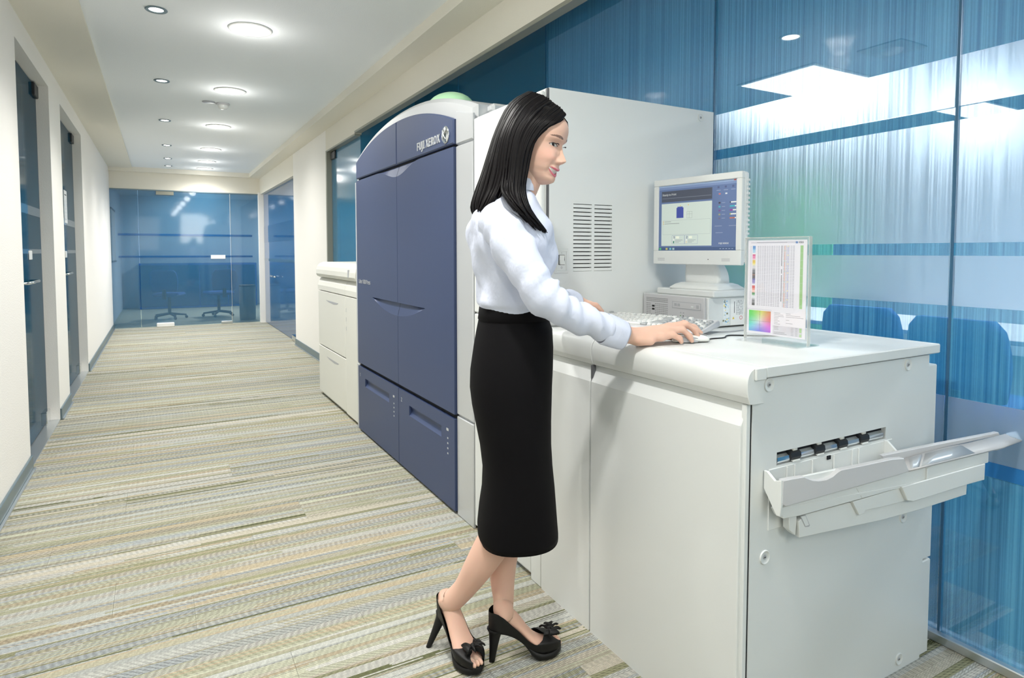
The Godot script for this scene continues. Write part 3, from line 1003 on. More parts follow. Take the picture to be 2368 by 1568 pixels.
	letters("model_lettering", "Color 1000 Press", 0.026, Transform3D(FACE_LEFT, Vector3(1.1988, 1.05, -4.16)), M.silver, t, 0.001)
	obj("rear_ledge", box(Vector3(1.28, 1.86, z1), Vector3(1.9, 1.9, z1 + 0.06), 0.012), M.silver, t)
	# signal lamp on top
	var gl := mat(c8(196, 245, 200), 0.35)
	obj("signal_lamp", ellipsoid(mb(), Vector3(1.40, 2.035, -3.17), Vector3(0.12, 0.075, 0.15), Basis(), 28, 14), gl, t)

func grip_dip(z: float) -> float:
	var u := (z + 3.488) / 0.36
	return 0.055 * (0.5 + 0.5 * cos(PI * u)) if absf(u) < 1 else 0.0

func pull_dip(z: float) -> float:
	var u := (z + 3.52) / 0.46
	return 0.078 * (1 - u * u) if absf(u) < 1 else 0.0

func hole_panel(z0: float, z1: float, y0: float, y1: float, h0: float, h1: float, g0: float, g1: float, xb: float, xf: float) -> SurfaceTool:
	var st := mb()
	for r in [[z0, z1, y0, g0], [z0, z1, g1, y1], [z0, h0, g0, g1], [h1, z1, g0, g1]]:
		bx(st, Vector3(xf, r[2], r[0]), Vector3(xb, r[3], r[1]))
	return st

func build_cabinet() -> void:
	var t := thing("press_cabinet", "tall white press cabinet with louvred vents and a power switch", "printing press")
	var z0 := -2.505
	var z1 := -1.93
	var body := round_poly(rect_poly(1.228, 0.0, 2.065, 1.842), 0.012, 3)
	obj("body", along_z(mb(), body, z0, z1 - 0.012, 0.0), M.white_plastic, t)
	# the end face: a plate with two louvred openings, built from strips
	var st := mb()
	var e0 := z1 - 0.012
	var va := [1.346, 1.430]
	var vb := [1.443, 1.527]
	var vy0 := 1.178
	var vy1 := 1.43
	for r in [[1.24, 2.065, vy1, 1.842], [1.24, 2.065, 0.98, vy0], [1.24, va[0], vy0, vy1], [va[1], vb[0], vy0, vy1], [vb[1], 2.065, vy0, vy1]]:
		bx(st, Vector3(r[0], r[2], e0), Vector3(r[1], r[3], z1))
	var ep := obj("end_plate", st, M.white_plastic, t)
	obj("edge_seam", box(Vector3(1.234, 0.98, e0), Vector3(1.24, 1.84, z1 - 0.003)), M.seam, t)
	for v in [va, vb]:
		obj("vent_backing", box(Vector3(v[0], vy0, e0 - 0.001), Vector3(v[1], vy1, e0 + 0.001)), M.gap, ep)
		for k in 17:
			var y := vy0 + 0.0008 + k * (vy1 - vy0) / 17.0
			obj("vent_slat", box(Vector3(v[0], y, e0 + 0.001), Vector3(v[1], y + 0.0115, z1 + 0.0005), 0.001), M.white_plastic, ep)
	# front: an upper and a lower panel with a seam
	obj("front_panel", box(Vector3(1.214, 0.985, z0 + 0.004), Vector3(1.23, 1.832, z1 - 0.014), 0.004), M.white_plastic, t)
	obj("front_panel", box(Vector3(1.214, 0.02, z0 + 0.004), Vector3(1.23, 0.978, -2.012), 0.004), M.white_plastic, t)
	obj("front_filler", box(Vector3(1.210, 0.0, -2.007), Vector3(1.23, 0.978, -1.935), 0.003), M.white_plastic, t)
	# power switch
	var sw := obj("switch_plate", box(Vector3(1.262, 1.172, z1 - 0.001), Vector3(1.323, 1.263, z1 + 0.003), 0.0015), M.white_plastic, t)
	var fr := mb()
	for r in [[1.268, 1.317, 1.252, 1.257], [1.268, 1.317, 1.178, 1.183], [1.268, 1.273, 1.183, 1.252], [1.312, 1.317, 1.183, 1.252]]:
		bx(fr, Vector3(r[0], r[2], z1 + 0.003), Vector3(r[1], r[3], z1 + 0.0055), 0.001)
	obj("switch_rim", fr, M.white_plastic, sw)
	obj("rocker_well", box(Vector3(1.279, 1.203, z1 + 0.003), Vector3(1.306, 1.240, z1 + 0.0036)), M.dark, sw)
	var rk := mb()
	along_prof(rk, P2([0, 0, 0.034, 0, 0.034, 0.004, 0.017, 0.0015, 0, 0.009]), 1.282, 1.303, 1.2045, z1 + 0.0036)
	obj("rocker", rk, M.white_gloss, sw)
	letters("on_mark", "I", 0.006, Transform3D(FACE_NEAR, Vector3(1.2925, 1.2465, z1 + 0.0033)), M.mid_grey, sw, 0.0006)
	obj("off_mark", lathe(mb(), P2([0.0024, 0, 0.0032, 0.0003, 0.004, 0]), 16, Transform3D(Basis(Vector3.RIGHT, PI / 2), Vector3(1.2925, 1.193, z1 + 0.0033))), M.mid_grey, sw)
	screw_recess(t, Vector3(1.99, 1.812, z1 + 0.0005), 0.014, FACE_NEAR)

# (height, out) profile pushed along x
func along_prof(st: SurfaceTool, poly: PackedVector2Array, x0: float, x1: float, y: float, z: float) -> void:
	prism(st, poly, x1 - x0, Transform3D(Basis(Vector3.UP, Vector3(0, 0, 1), Vector3.RIGHT), Vector3(x0, y, z)))

func screw_recess(parent: Node, at: Vector3, r: float, b: Basis) -> void:
	var tb := Transform3D(b * Basis(Vector3.RIGHT, PI / 2), at)
	var s := obj("screw_cup", lathe(mb(), P2([r * 1.14, 0.0, r * 1.12, 0.0032, r * 1.02, 0.0036, r * 0.88, 0.0012, r * 0.5, 0.0005]), 24, tb), M.white_plastic, parent)
	obj("screw_head", lathe(mb(), P2([0.0, 0.0022, r * 0.2, 0.002, r * 0.34, 0.0012, r * 0.38, 0.0]), 14, tb), M.mid_grey, s)
	obj("screw_slot", box(Vector3(-r * 0.2, -r * 0.05, 0.0018), Vector3(r * 0.2, r * 0.05, 0.0026), 0, Transform3D(b, at)), M.dark, s)

func build_finisher() -> void:
	var t := thing("press_finisher", "waist high white press finisher with a flat worktop and an output tray", "printing press")
	var z0 := -1.925
	var z1 := -1.018
	obj("body", box(Vector3(1.245, 0.0, z0), Vector3(2.02, 0.944, z1 - 0.014), 0.003), M.white_plastic, t)
	obj("top_cover", box(Vector3(1.262, 0.948, z0), Vector3(2.036, 0.976, -1.0), 0.003), M.white_plastic, t)
	obj("top_gap", box(Vector3(1.25, 0.943, z0), Vector3(2.02, 0.949, z1 - 0.004)), M.gap, t)
	# aprons: rounded lips along the front edge
	var lip := P2([1.262, 0.9755, 1.236, 0.9755, 1.220, 0.971, 1.209, 0.961, 1.203, 0.945, 1.2025, 0.925, 1.206, 0.905, 1.213, 0.888, 1.225, 0.886, 1.262, 0.886])
	lip = bulge(lip, 6)
	obj("apron", along_z(mb(), lip, z0 + 0.002, -1.622, 0.0015), M.white_plastic, t)
	obj("apron", along_z(mb(), lip, -1.616, -1.006, 0.0015), M.white_plastic, t)
	obj("apron_bracket", box(Vector3(1.225, 0.945, -1.006), Vector3(1.262, 0.9745, -0.999), 0.002), M.white_plastic, t)
	# front panels with a slanted shoulder under the apron
	var pan := P2([1.208, 0.0, 1.206, 0.5, 1.207, 0.832, 1.224, 0.868, 1.224, 0.884, 1.25, 0.884, 1.25, 0.0])
	obj("front_panel", along_z(mb(), pan, -1.927, -1.632, 0.002), M.white_plastic, t)
	obj("front_panel", along_z(mb(), pan, -1.625, -1.028, 0.002), M.white_plastic, t)
	obj("panel_seam", box(Vector3(1.212, 0.0, -1.634), Vector3(1.24, 0.884, -1.623)), M.seam, t)
	obj("corner_strip", box(Vector3(1.216, 0.0, -1.034), Vector3(1.232, 0.885, -1.019), 0.002), M.white_plastic, t)
	obj("corner_gap", box(Vector3(1.231, 0.0, -1.03), Vector3(1.236, 0.945, -1.02)), M.gap, t)
	# end panel with the output slot
	var st := mb()
	for r in [[1.236, 2.012, 0.0, 0.718], [1.236, 2.012, 0.752, 0.942], [1.236, 1.328, 0.718, 0.752], [1.796, 2.012, 0.718, 0.752]]:
		bx(st, Vector3(r[0], r[2], z1 - 0.014), Vector3(r[1], r[3], z1))
	var ep := obj("end_panel", st, M.white_plastic, t)
	for p in [[1.293, 0.926], [1.898, 0.922], [1.29, 0.495], [1.897, 0.469], [1.899, 0.035]]:
		screw_recess(ep, Vector3(p[0], p[1], z1), 0.0155, FACE_NEAR)
	# dark slot, chrome rail and rollers
	obj("slot_backing", box(Vector3(1.328, 0.7, z1 - 0.016), Vector3(1.796, 0.76, z1 - 0.0135)), M.gap, t)
	var rail := obj("exit_rail", along_x(P2([0.722, 0.0, 0.722, 0.010, 0.728, 0.013, 0.737, 0.012, 0.742, 0.004, 0.742, 0.0]), 1.332, 1.785, z1 - 0.013), M.chrome, t)
	for k in 4:
		var x := 1.40 + k * 0.098
		obj("roller_cover", along_x(P2([0.724, 0.0, 0.724, 0.0135, 0.731, 0.0165, 0.741, 0.0145, 0.749, 0.0]), x - 0.019, x + 0.019, z1 - 0.0128), M.black_rubber, rail)
		obj("guide_tab", box(Vector3(x - 0.014, 0.7195, z1 - 0.003), Vector3(x + 0.014, 0.7235, z1 + 0.004), 0.001), M.white_gloss, rail)
		obj("roller", tube(mb(), [Vector3(x - 0.004, 0.747, z1 - 0.008), Vector3(x + 0.012, 0.747, z1 - 0.008)], 0.005, 10), M.warm_white, rail)
	# strips at the back edge
	obj("back_strip", box(Vector3(2.018, 0.305, -1.3), Vector3(2.07, 0.908, z1 - 0.006), 0.003), M.white_plastic, t)
	obj("back_strip", box(Vector3(2.018, 0.0, -1.3), Vector3(2.07, 0.299, z1 - 0.006), 0.003), M.white_plastic, t)
	build_tray(t, z1)

# the same outline with its bends rounded by extra points
func bulge(poly: PackedVector2Array, per: int) -> PackedVector2Array:
	var o := PackedVector2Array()
	var n := poly.size()
	for i in n:
		var a := poly[(i + n - 1) % n]
		var b := poly[i]
		var c := poly[(i + 1) % n]
		var d := poly[(i + 2) % n]
		var corner := absf((b - a).angle_to(c - b)) > 0.9 or absf((c - b).angle_to(d - c)) > 0.9
		o.append(b)
		if not corner:
			for k in range(1, per):
				o.append(b.cubic_interpolate(c, a, d, float(k) / per))
	return o

func along_x(poly: PackedVector2Array, x0: float, x1: float, z: float) -> SurfaceTool:
	var st := mb()
	prism(st, poly, x1 - x0, Transform3D(Basis(Vector3.UP, Vector3(0, 0, 1), Vector3.RIGHT), Vector3(x0, 0, z)))
	return st

# the tray hangs along the end panel, its far end swung out a little
const TRAY_O := Vector3(1.28, 0, -0.965)
const TRAY_A := 0.148

func tray_basis() -> Basis:
	var u := Vector3(cos(TRAY_A), 0, sin(TRAY_A))
	return Basis(u, Vector3.UP, u.cross(Vector3.UP))

# picture points -> (along, height) on the upright plane that stands n in front of the tray's face
func tray_pts(a: Array, n: float) -> PackedVector2Array:
	var b := tray_basis()
	var o := TRAY_O + b.z * n
	var out := PackedVector2Array()
	for i in range(0, a.size(), 2):
		var d: Vector3 = cam_fwd() + cam_right() * ((a[i] - 1184.0) / CAM_F) + cam_up() * ((CAM_CY - a[i + 1]) / CAM_F)
		var eye := Vector3(0, CAM_H, 0)
		var p: Vector3 = eye + d * ((o - eye).dot(b.z) / d.dot(b.z))
		out.append(Vector2((p - o).dot(b.x), p.y))
	return out

func tray_plate(a: Array, n: float, thick: float, bevel := 0.0015) -> SurfaceTool:
	return prism(mb(), tray_pts(a, n), thick, Transform3D(tray_basis(), TRAY_O + tray_basis().z * (n - thick)), bevel)

func build_tray(t: Node3D, z1: float) -> void:
	# back plate with ribs on the cabinet
	var bp := obj("tray_back_plate", box(Vector3(1.298, 0.56, z1), Vector3(1.825, 0.714, z1 + 0.003), 0.001), M.white_plastic, t)
	for k in 6:
		var x: float = [1.36, 1.39, 1.46, 1.55, 1.63, 1.66][k]
		obj("rib", box(Vector3(x, 0.58, z1 + 0.003), Vector3(x + 0.004, 0.712, z1 + 0.007), 0.001), M.white_plastic, bp)
	obj("sensor", box(Vector3(1.523, 0.703, z1 + 0.003), Vector3(1.537, 0.713, z1 + 0.006)), M.gap, bp)
	# side plates
	var sp := P2([z1 + 0.003, 0.716, z1 + 0.012, 0.716, z1 + 0.034, 0.700, z1 + 0.052, 0.706, z1 + 0.053, 0.645, z1 + 0.05, 0.618, z1 + 0.04, 0.617, z1 + 0.003, 0.672])
	var side := obj("side_plate", front(mb(), sp, 1.285, 1.278, 0.001), M.white_plastic, t)
	var sp2 := P2([z1 + 0.003, 0.716, z1 + 0.012, 0.716, z1 + 0.05, 0.684, z1 + 0.12, 0.67, z1 + 0.12, 0.64, z1 + 0.003, 0.66])
	obj("side_plate", front(mb(), sp2, 1.79, 1.783, 0.001), M.white_plastic, t)
	# inclined floor behind the lip
	var b := tray_basis()
	var bed := mb()
	var f := [Vector3(1.285, 0.665, z1 + 0.004), Vector3(1.79, 0.665, z1 + 0.004), TRAY_O + b.x * 0.51 + b.z * -0.012 + Vector3(0, 0.634, 0), TRAY_O + b.x * 0.005 + b.z * -0.012 + Vector3(0, 0.634, 0)]
	quad(bed, f[0], f[1], f[2], f[3], Vector3.UP)
	var dn := Vector3(0, -0.006, 0)
	quad(bed, f[0] + dn, f[1] + dn, f[2] + dn, f[3] + dn, Vector3.DOWN)
	for i in 4:
		quad(bed, f[i], f[(i + 1) % 4], f[(i + 1) % 4] + dn, f[i] + dn, (f[i] + f[(i + 1) % 4]) / 2 - (f[0] + f[2]) / 2)
	obj("bed", bed, M.white_plastic, t)
	# grey lip with a finger notch
	var lip := obj("lip", tray_plate([1811, 1112, 1835, 1107, 1860, 1103, 1868, 1107, 1880, 1111, 1894, 1112, 1912, 1109, 1926, 1102, 1936, 1093, 1945, 1087, 2004, 1075, 2063, 1062, 2091, 1060, 2103, 1091, 2079, 1098, 1948, 1135, 1817, 1172, 1809, 1166], 0.0, 0.014), M.grey_plastic, t)
	obj("notch_floor", tray_plate([1856, 1102, 1946, 1083, 1946, 1094, 1926, 1108, 1912, 1114, 1894, 1118, 1868, 1114], -0.011, 0.006), M.white_plastic, lip)
	# parts below the lip
	obj("under_lip", tray_plate([1813, 1172, 1979, 1127, 1994, 1153, 1850, 1193, 1812, 1200, 1804, 1185], -0.013, 0.03), M.white_plastic, t)
	obj("skirt", tray_plate([1979, 1128, 2084, 1096, 2287, 1044, 2286, 1070, 2115, 1119, 1994, 1153], -0.013, 0.05), M.white_plastic, t)
	obj("centre_flap", tray_plate([1972, 1161, 2086, 1127, 2098, 1157, 2048, 1170, 2001, 1180, 1999, 1188, 1987, 1191], -0.016, 0.03, 0.0008), M.white_plastic, t)
	obj("lower_box", tray_plate([2086, 1127, 2115, 1118, 2279, 1072, 2277, 1110, 2237, 1121, 2112, 1160, 2099, 1158], -0.006, 0.05), M.white_plastic, t)
	var under := obj("under_tray", tray_plate([1849, 1244, 1847, 1207, 1862, 1191, 1972, 1161, 2040, 1146, 2110, 1130, 2237, 1116, 2235, 1144, 2130, 1178, 2040, 1203], -0.024, 0.035), M.white_plastic, t)
	obj("slot_outline", tray_plate([1851, 1194, 1863, 1191, 1873, 1215, 1871, 1218, 1862, 1219], -0.0232, 0.001, 0.0), M.mid_grey, under)
	obj("slot_cover", tray_plate([1853, 1195, 1863, 1193, 1871, 1214, 1863, 1217], -0.0226, 0.001, 0.0), M.white_plastic, under)
	obj("hanger", tray_plate([1825, 1195, 1843, 1193, 1843, 1206, 1840, 1238, 1837, 1237, 1825, 1225], -0.03, 0.02), M.white_plastic, t)
	# sliding extension: a grey deck that leans back
	var top := -0.045
	var lo := tray_pts([2101, 1088, 2155, 1075, 2321, 1034, 2364, 1018], -0.004)
	var hi := tray_pts([2090, 1060, 2185, 1034, 2240, 1024, 2349, 997], top)
	var deck := mb()
	var loft := []
	for i in 4:
		var p := TRAY_O + b.z * -0.004 + b.x * lo[i].x + Vector3(0, lo[i].y, 0)
		var q := TRAY_O + b.z * top + b.x * hi[i].x + Vector3(0, hi[i].y, 0)
		var nn := (q - p).cross(b.x).normalized() * -0.004
		if nn.y > 0:
			nn = -nn
		loft.append(PackedVector3Array([p, q, q + nn, p + nn]))
	skin(deck, loft)
	var dk := obj("extension_deck", deck, M.grey_plastic, t)
	var ins := mb()
	for w in [[0.05, 0.22], [0.26, 0.8]]:
		var ring := []
		for k in 4:
			var s: float = lerpf(w[0], w[1], k / 3.0) * 2.0
			var i := mini(int(s), 2)
			var p0: Vector3 = loft[i][0].lerp(loft[i + 1][0], s - i)
			var q0: Vector3 = loft[i][1].lerp(loft[i + 1][1], s - i)
			var upn: Vector3 = (loft[i][0] - loft[i][3]).normalized() * 0.0012
			ring.append(PackedVector3Array([p0.lerp(q0, 0.08) + upn, p0.lerp(q0, 0.9) + upn, p0.lerp(q0, 0.9), p0.lerp(q0, 0.08)]))
		skin(ins, ring)
	obj("deck_insert", ins, M.silver, dk)
	obj("back_rail", tray_plate([2040, 1054, 2180, 1025, 2310, 1000, 2313, 1007, 2240, 1023, 2188, 1034, 2090, 1062, 2050, 1066], -0.05, 0.012), M.grey_plastic, t)
	obj("end_clip", tray_plate([2303, 1038, 2325, 1032, 2325, 1036, 2304, 1042], -0.008, 0.01, 0.0005), M.warm_white, t)

# ------------------------------------------------------------------ things on the worktop
const YT := 0.976

func build_desk_things() -> void:
	build_computer()
	build_monitor()
	build_keyboard()
	build_mouse()
	build_sign_holder()
	build_cables()

func paint(im: Image, x: float, y: float, w: float, h: float, c: Color) -> void:
	im.fill_rect(Rect2i(int(x), int(y), maxi(1, int(w)), maxi(1, int(h))), c)

func build_computer() -> void:
	var t := thing("desktop_computer", "white slim desktop computer lying flat under the monitor", "computer", Vector3(1.684, YT, -1.925))
	# local: x back from the front, z along the front
	var w := 0.33
	obj("case", box(Vector3(0.012, 0.006, 0.0), Vector3(0.30, 0.112, w), 0.003), M.white_plastic, t)
	obj("lid", box(Vector3(0.02, 0.1125, 0.055), Vector3(0.305, 0.136, w + 0.016), 0.004), M.white_plastic, t)
	for p in [[0.03, 0.03], [0.27, 0.03], [0.03, w - 0.03], [0.27, w - 0.03]]:
		obj("foot", lathe(mb(), P2([0.0, 0.0, 0.012, 0.0, 0.012, 0.007]), 12, Transform3D(Basis(), Vector3(p[0], 0, p[1]))), M.black_rubber, t)
	var fp := obj("front_panel", box(Vector3(0.0, 0.006, 0.0), Vector3(0.0122, 0.112, w - 0.008), 0.003), M.grey_plastic, t)
	var holes := mb()
	for r in 3:
		for k in 22:
			bx(holes, Vector3(-0.0004, 0.094 - r * 0.006, 0.02 + k * 0.0055), Vector3(0.001, 0.0965 - r * 0.006, 0.022 + k * 0.0055))
	for r in 7:
		for k in 22:
			if k > 4 and k < 9 and r < 6:
				continue
			bx(holes, Vector3(-0.0004, 0.072 - r * 0.007, 0.02 + k * 0.0055), Vector3(0.001, 0.0748 - r * 0.007, 0.0216 + k * 0.0055))
	for k in 26:
		bx(holes, Vector3(-0.0004, 0.012, 0.02 + k * 0.0048), Vector3(0.001, 0.017, 0.0225 + k * 0.0048))
	var vh := obj("vent_holes", holes, M.dark, fp)
	vh.set_meta("kind", "stuff")
	obj("usb_port", box(Vector3(-0.0006, 0.061, 0.052), Vector3(0.001, 0.068, 0.066)), M.dark, fp)
	obj("usb_port", box(Vector3(-0.0006, 0.049, 0.052), Vector3(0.001, 0.056, 0.066)), M.dark, fp)
	var dr := obj("disc_drive", box(Vector3(-0.0012, 0.066, 0.165), Vector3(0.002, 0.088, 0.305), 0.0008), M.grey_plastic, fp)
	obj("drive_outline", box(Vector3(-0.0008, 0.064, 0.163), Vector3(0.0012, 0.090, 0.307)), M.mid_grey, fp)
	for k in [0.175, 0.192]:
		obj("drive_logo", box(Vector3(-0.0018, 0.073, k), Vector3(-0.001, 0.083, k + 0.012)), M.mid_grey, dr)
	obj("eject_button", box(Vector3(-0.0024, 0.072, 0.26), Vector3(-0.001, 0.078, 0.272), 0.0005), M.white_plastic, dr)
	obj("drive_slot", box(Vector3(-0.0016, 0.07, 0.285), Vector3(-0.001, 0.083, 0.298)), M.mid_grey, dr)
	obj("indicator", box(Vector3(-0.001, 0.036, 0.205), Vector3(0.001, 0.04, 0.209)), mat(c8(90, 150, 70), 0.4), fp)
	obj("indicator", box(Vector3(-0.001, 0.036, 0.219), Vector3(0.001, 0.04, 0.223)), M.dark, fp)
	for k in [0.205, 0.219]:
		obj("icon", box(Vector3(-0.0006, 0.047, k), Vector3(0.001, 0.052, k + 0.005)), M.mid_grey, fp)
	# stickers on the side that faces the near end
	var im := Image.create(64, 128, false, Image.FORMAT_RGB8)
	im.fill(c8(232, 238, 240))
	for i in 40:
		paint(im, rng.randi_range(0, 50), rng.randi_range(0, 120), rng.randi_range(4, 16), rng.randi_range(3, 9), [c8(120, 180, 225), c8(240, 220, 130), c8(250, 250, 250), c8(170, 205, 230), c8(120, 120, 90)][rng.randi() % 5])
	obj("certificate_sticker", uv_quad(Vector3(0.085, 0.012, w + 0.0006), Vector3(0.118, 0.102, w + 0.0006), Vector3(0, 0, 1)), tex_mat(im), t)
	var im2 := Image.create(128, 192, false, Image.FORMAT_RGB8)
	im2.fill(c8(244, 244, 242))
	for c in 5:
		for y in range(10, 120, 5):
			paint(im2, 50 + c * 13, y, 6, rng.randi_range(1, 4), c8(120, 120, 124))
	paint(im2, 30, 20, 5, 84, c8(60, 60, 64))
	for y in 18:
		paint(im2, 24 - y * 0.55, 130 + y, 1.1 * y + 1, 1, c8(244, 208, 40))
	paint(im2, 23, 136, 2, 8, c8(30, 30, 30))
	for a in 40:
		paint(im2, 92 + 12 * cos(a * TAU / 40), 140 + 12 * sin(a * TAU / 40), 3, 3, c8(205, 60, 50))
	var st2 := obj("warning_label", uv_quad(Vector3(0.126, 0.008, w + 0.0006), Vector3(0.2, 0.104, w + 0.0006), Vector3(0, 0, 1)), tex_mat(im2), t)

func tex_mat(im: Image, rough := 0.5) -> StandardMaterial3D:
	var m := mat(Color.WHITE, rough)
	m.albedo_texture = ImageTexture.create_from_image(im)
	m.texture_repeat = false
	return m

# flat printed piece between two corners; u runs to the right of someone who looks at it
func uv_quad(lo: Vector3, hi: Vector3, n: Vector3) -> SurfaceTool:
	var st := mb()
	var right := Vector3.UP.cross(n)
	var c := (lo + hi) / 2
	var hw := absf((hi - lo).dot(right)) / 2
	var hh := absf(hi.y - lo.y) / 2
	var v := [c - right * hw - Vector3.UP * hh, c + right * hw - Vector3.UP * hh, c + right * hw + Vector3.UP * hh, c - right * hw + Vector3.UP * hh]
	var uv := [Vector2(0, 1), Vector2(1, 1), Vector2(1, 0), Vector2(0, 0)]
	for k in [0, 2, 1, 0, 3, 2]:
		st.set_uv(uv[k])
		st.add_vertex(v[k])
	return st

func build_monitor() -> void:
	var a := deg_to_rad(-83.0)
	var t := thing("monitor", "white flat panel monitor showing the press control screen", "monitor", Vector3(1.80, YT + 0.136, -1.705), a)
	# local: z out of the screen, x to the viewer's right, y up; foot at the origin
	var w := 0.195
	var y0 := 0.092
	var y1 := 0.417
	var zf := 0.075
	# bezel: four bars round the screen
	var bz := mb()
	for r in [[-w, w, y0, y0 + 0.052], [-w, w, y1 - 0.024, y1], [-w, -w + 0.022, y0 + 0.052, y1 - 0.024], [w - 0.022, w, y0 + 0.052, y1 - 0.024]]:
		bx(bz, Vector3(r[0], r[2], zf - 0.02), Vector3(r[1], r[3], zf), 0.002)
	var be := obj("bezel", bz, M.white_plastic, t)
	obj("housing", box(Vector3(-w, y0 + 0.006, zf - 0.045), Vector3(w, y1, zf - 0.016), 0.006), M.white_plastic, t)
	obj("rear_bulge", box(Vector3(-0.15, y0 + 0.04, zf - 0.085), Vector3(0.15, y1 - 0.04, zf - 0.045), 0.02), M.white_plastic, t)
	for k in 16:
		obj("side_rib", box(Vector3(w - 0.002, y0 + 0.06 + k * 0.0155, zf - 0.046), Vector3(w + 0.002, y0 + 0.068 + k * 0.0155, zf - 0.03), 0.0008), M.white_plastic, t)
	for x in [-w + 0.04, w - 0.06]:
		for r in 3:
			obj("speaker_slot", box(Vector3(x - 0.017, y0 + 0.014 + r * 0.004, zf - 0.0005), Vector3(x + 0.017, y0 + 0.0155 + r * 0.004, zf + 0.0004)), M.mid_grey, be)
	obj("power_led", box(Vector3(0.06, y0 + 0.018, zf), Vector3(0.063, y0 + 0.021, zf + 0.0006)), M.dark, be)
	# stand: curved neck on a sloping foot
	obj("foot", skin(mb(), [rect_row(0.11, 0.085, 0.0), rect_row(0.11, 0.085, 0.006), rect_row(0.095, 0.07, 0.018), rect_row(0.08, 0.055, 0.024)]), M.white_plastic, t)
	var nk := []
	for i in 9:
		var f := i / 8.0
		nk.append(rect_row(lerpf(0.075, 0.055, f) + 0.012 * sin(PI * f), lerpf(0.04, 0.018, f), lerpf(0.02, 0.13, f), lerpf(-0.005, 0.035, f * f)))
	obj("neck", skin(mb(), nk), M.white_plastic, t)
	# the screen
	var im := Image.create(512, 400, false, Image.FORMAT_RGB8)
	im.fill(c8(96, 116, 158))
	paint(im, 0, 0, 512, 12, c8(150, 172, 204))
	paint(im, 0, 12, 512, 14, c8(120, 140, 180))
	paint(im, 490, 3, 14, 7, c8(190, 90, 80))
	paint(im, 20, 36, 340, 66, c8(74, 80, 96))
	paint(im, 24, 78, 330, 3, c8(120, 126, 140))
	paint(im, 20, 112, 340, 258, c8(206, 218, 212))
	for r in [[30, 214, 320, 1], [30, 300, 320, 1], [30, 214, 1, 86], [350, 214, 1, 86]]:
		paint(im, r[0], r[1], r[2], r[3], c8(160, 172, 176))
	paint(im, 126, 140, 48, 62, c8(62, 76, 160))
	paint(im, 132, 134, 36, 6, c8(74, 88, 170))
	paint(im, 186, 142, 8, 62, c8(214, 220, 222))
	for r in [[196, 166, 36, 1], [196, 204, 36, 1], [196, 166, 1, 38], [232, 166, 1, 38], [196, 180, 36, 1], [213, 166, 1, 38]]:
		paint(im, r[0], r[1], r[2], r[3], c8(140, 150, 150))
	for p in [[150, 126], [204, 124], [32, 220], [32, 232]]:
		paint(im, p[0], p[1], 5, 5, c8(226, 180, 70))
	paint(im, 42, 221, 46, 3, c8(140, 148, 150))
	paint(im, 42, 233, 104, 3, c8(140, 148, 150))
	for k in 2:
		var x0 := 96 + k * 88
		for r in [[x0, 306, 86, 1], [x0, 358, 86, 1], [x0, 306, 1, 52], [x0 + 86, 306, 1, 52]]:
			paint(im, r[0], r[1], r[2], r[3], c8(110, 126, 170))
		paint(im, x0 + 28, 312, 22, 14, c8(236, 240, 226))
		paint(im, x0 + 8, 328, 8, 26, c8(228, 232, 230))
		paint(im, x0 + 8, 340, 8, 14, c8(60, 130, 110) if k == 0 else c8(220, 214, 190))
		for q in 3:
			paint(im, x0 + 22, 334 + q * 7, 52 - q * 12, 2, c8(130, 140, 146))
	for k in 5:
		var y := 124 + k * 22
		paint(im, 400, y, 12, 9, [c8(60, 62, 74), c8(80, 170, 190), c8(120, 80, 140), c8(150, 150, 120), c8(110, 104, 130)][k])
		paint(im, 420, y + 3, 20, 3, c8(150, 160, 186))
		paint(im, 468, y + 1, 38, 7, c8(224, 226, 222))
		paint(im, 468, y + 1, [6, 30, 18, 6, 30][k], 7, [c8(40, 40, 48), c8(60, 180, 190), c8(150, 50, 150), c8(190, 190, 60), c8(190, 110, 90)][k])
	for k in 3:
		paint(im, 392 + k * 44, 34, 12, 12, c8(78, 90, 128))
		paint(im, 386 + k * 44, 56, 26, 3, c8(150, 160, 186))
	for p in [[400, 74, c8(200, 120, 120)], [440, 74, c8(210, 214, 220)]]:
		paint(im, p[0], p[1], 12, 8, p[2])
	for p in [[378, 258], [464, 258], [384, 296]]:
		paint(im, p[0], p[1], 44, 3, c8(150, 160, 186))
	paint(im, 0, 378, 512, 22, c8(70, 92, 132))
	for p in [[6, c8(90, 190, 120)], [52, c8(200, 190, 110)], [78, c8(120, 190, 200)], [100, c8(170, 200, 200)]]:
		paint(im, p[0], 382, 14, 12, p[1])
	for k in 5:
		paint(im, 410 + k * 18, 386, 10, 4, c8(150, 165, 190))
	var sm := tex_mat(im, 0.3)
	sm.emission_enabled = true
	sm.emission_texture = sm.albedo_texture
	sm.emission = Color.BLACK
	sm.emission_energy_multiplier = 0.12
	var scr := obj("screen", uv_quad(Vector3(-w + 0.021, y0 + 0.051, zf - 0.006), Vector3(w - 0.021, y1 - 0.023, zf - 0.006), Vector3(0, 0, 1)), sm, t)
	var sx := 2 * (w - 0.021) / 512.0
	var at := func(x: float, y: float) -> Vector3: return Vector3(-w + 0.021 + x * sx, y1 - 0.023 - y * (y1 - y0 - 0.074) / 400.0, zf - 0.0055)
	var ink := mat(c8(226, 230, 234), 0.6)
	var blue_ink := mat(c8(70, 84, 140), 0.6)
	letters("screen_lettering", "Ready to Print", 0.0075, Transform3D(Basis(), at.call(26, 58)), ink, scr, 0.0003, false, false)
	letters("screen_lettering", "FUJI XEROX", 0.0055, Transform3D(Basis(), at.call(404, 358)), ink, scr, 0.0003, true, false)
	letters("screen_lettering", "1", 0.009, Transform3D(Basis(), at.call(112, 319)), blue_ink, scr, 0.0003, true)
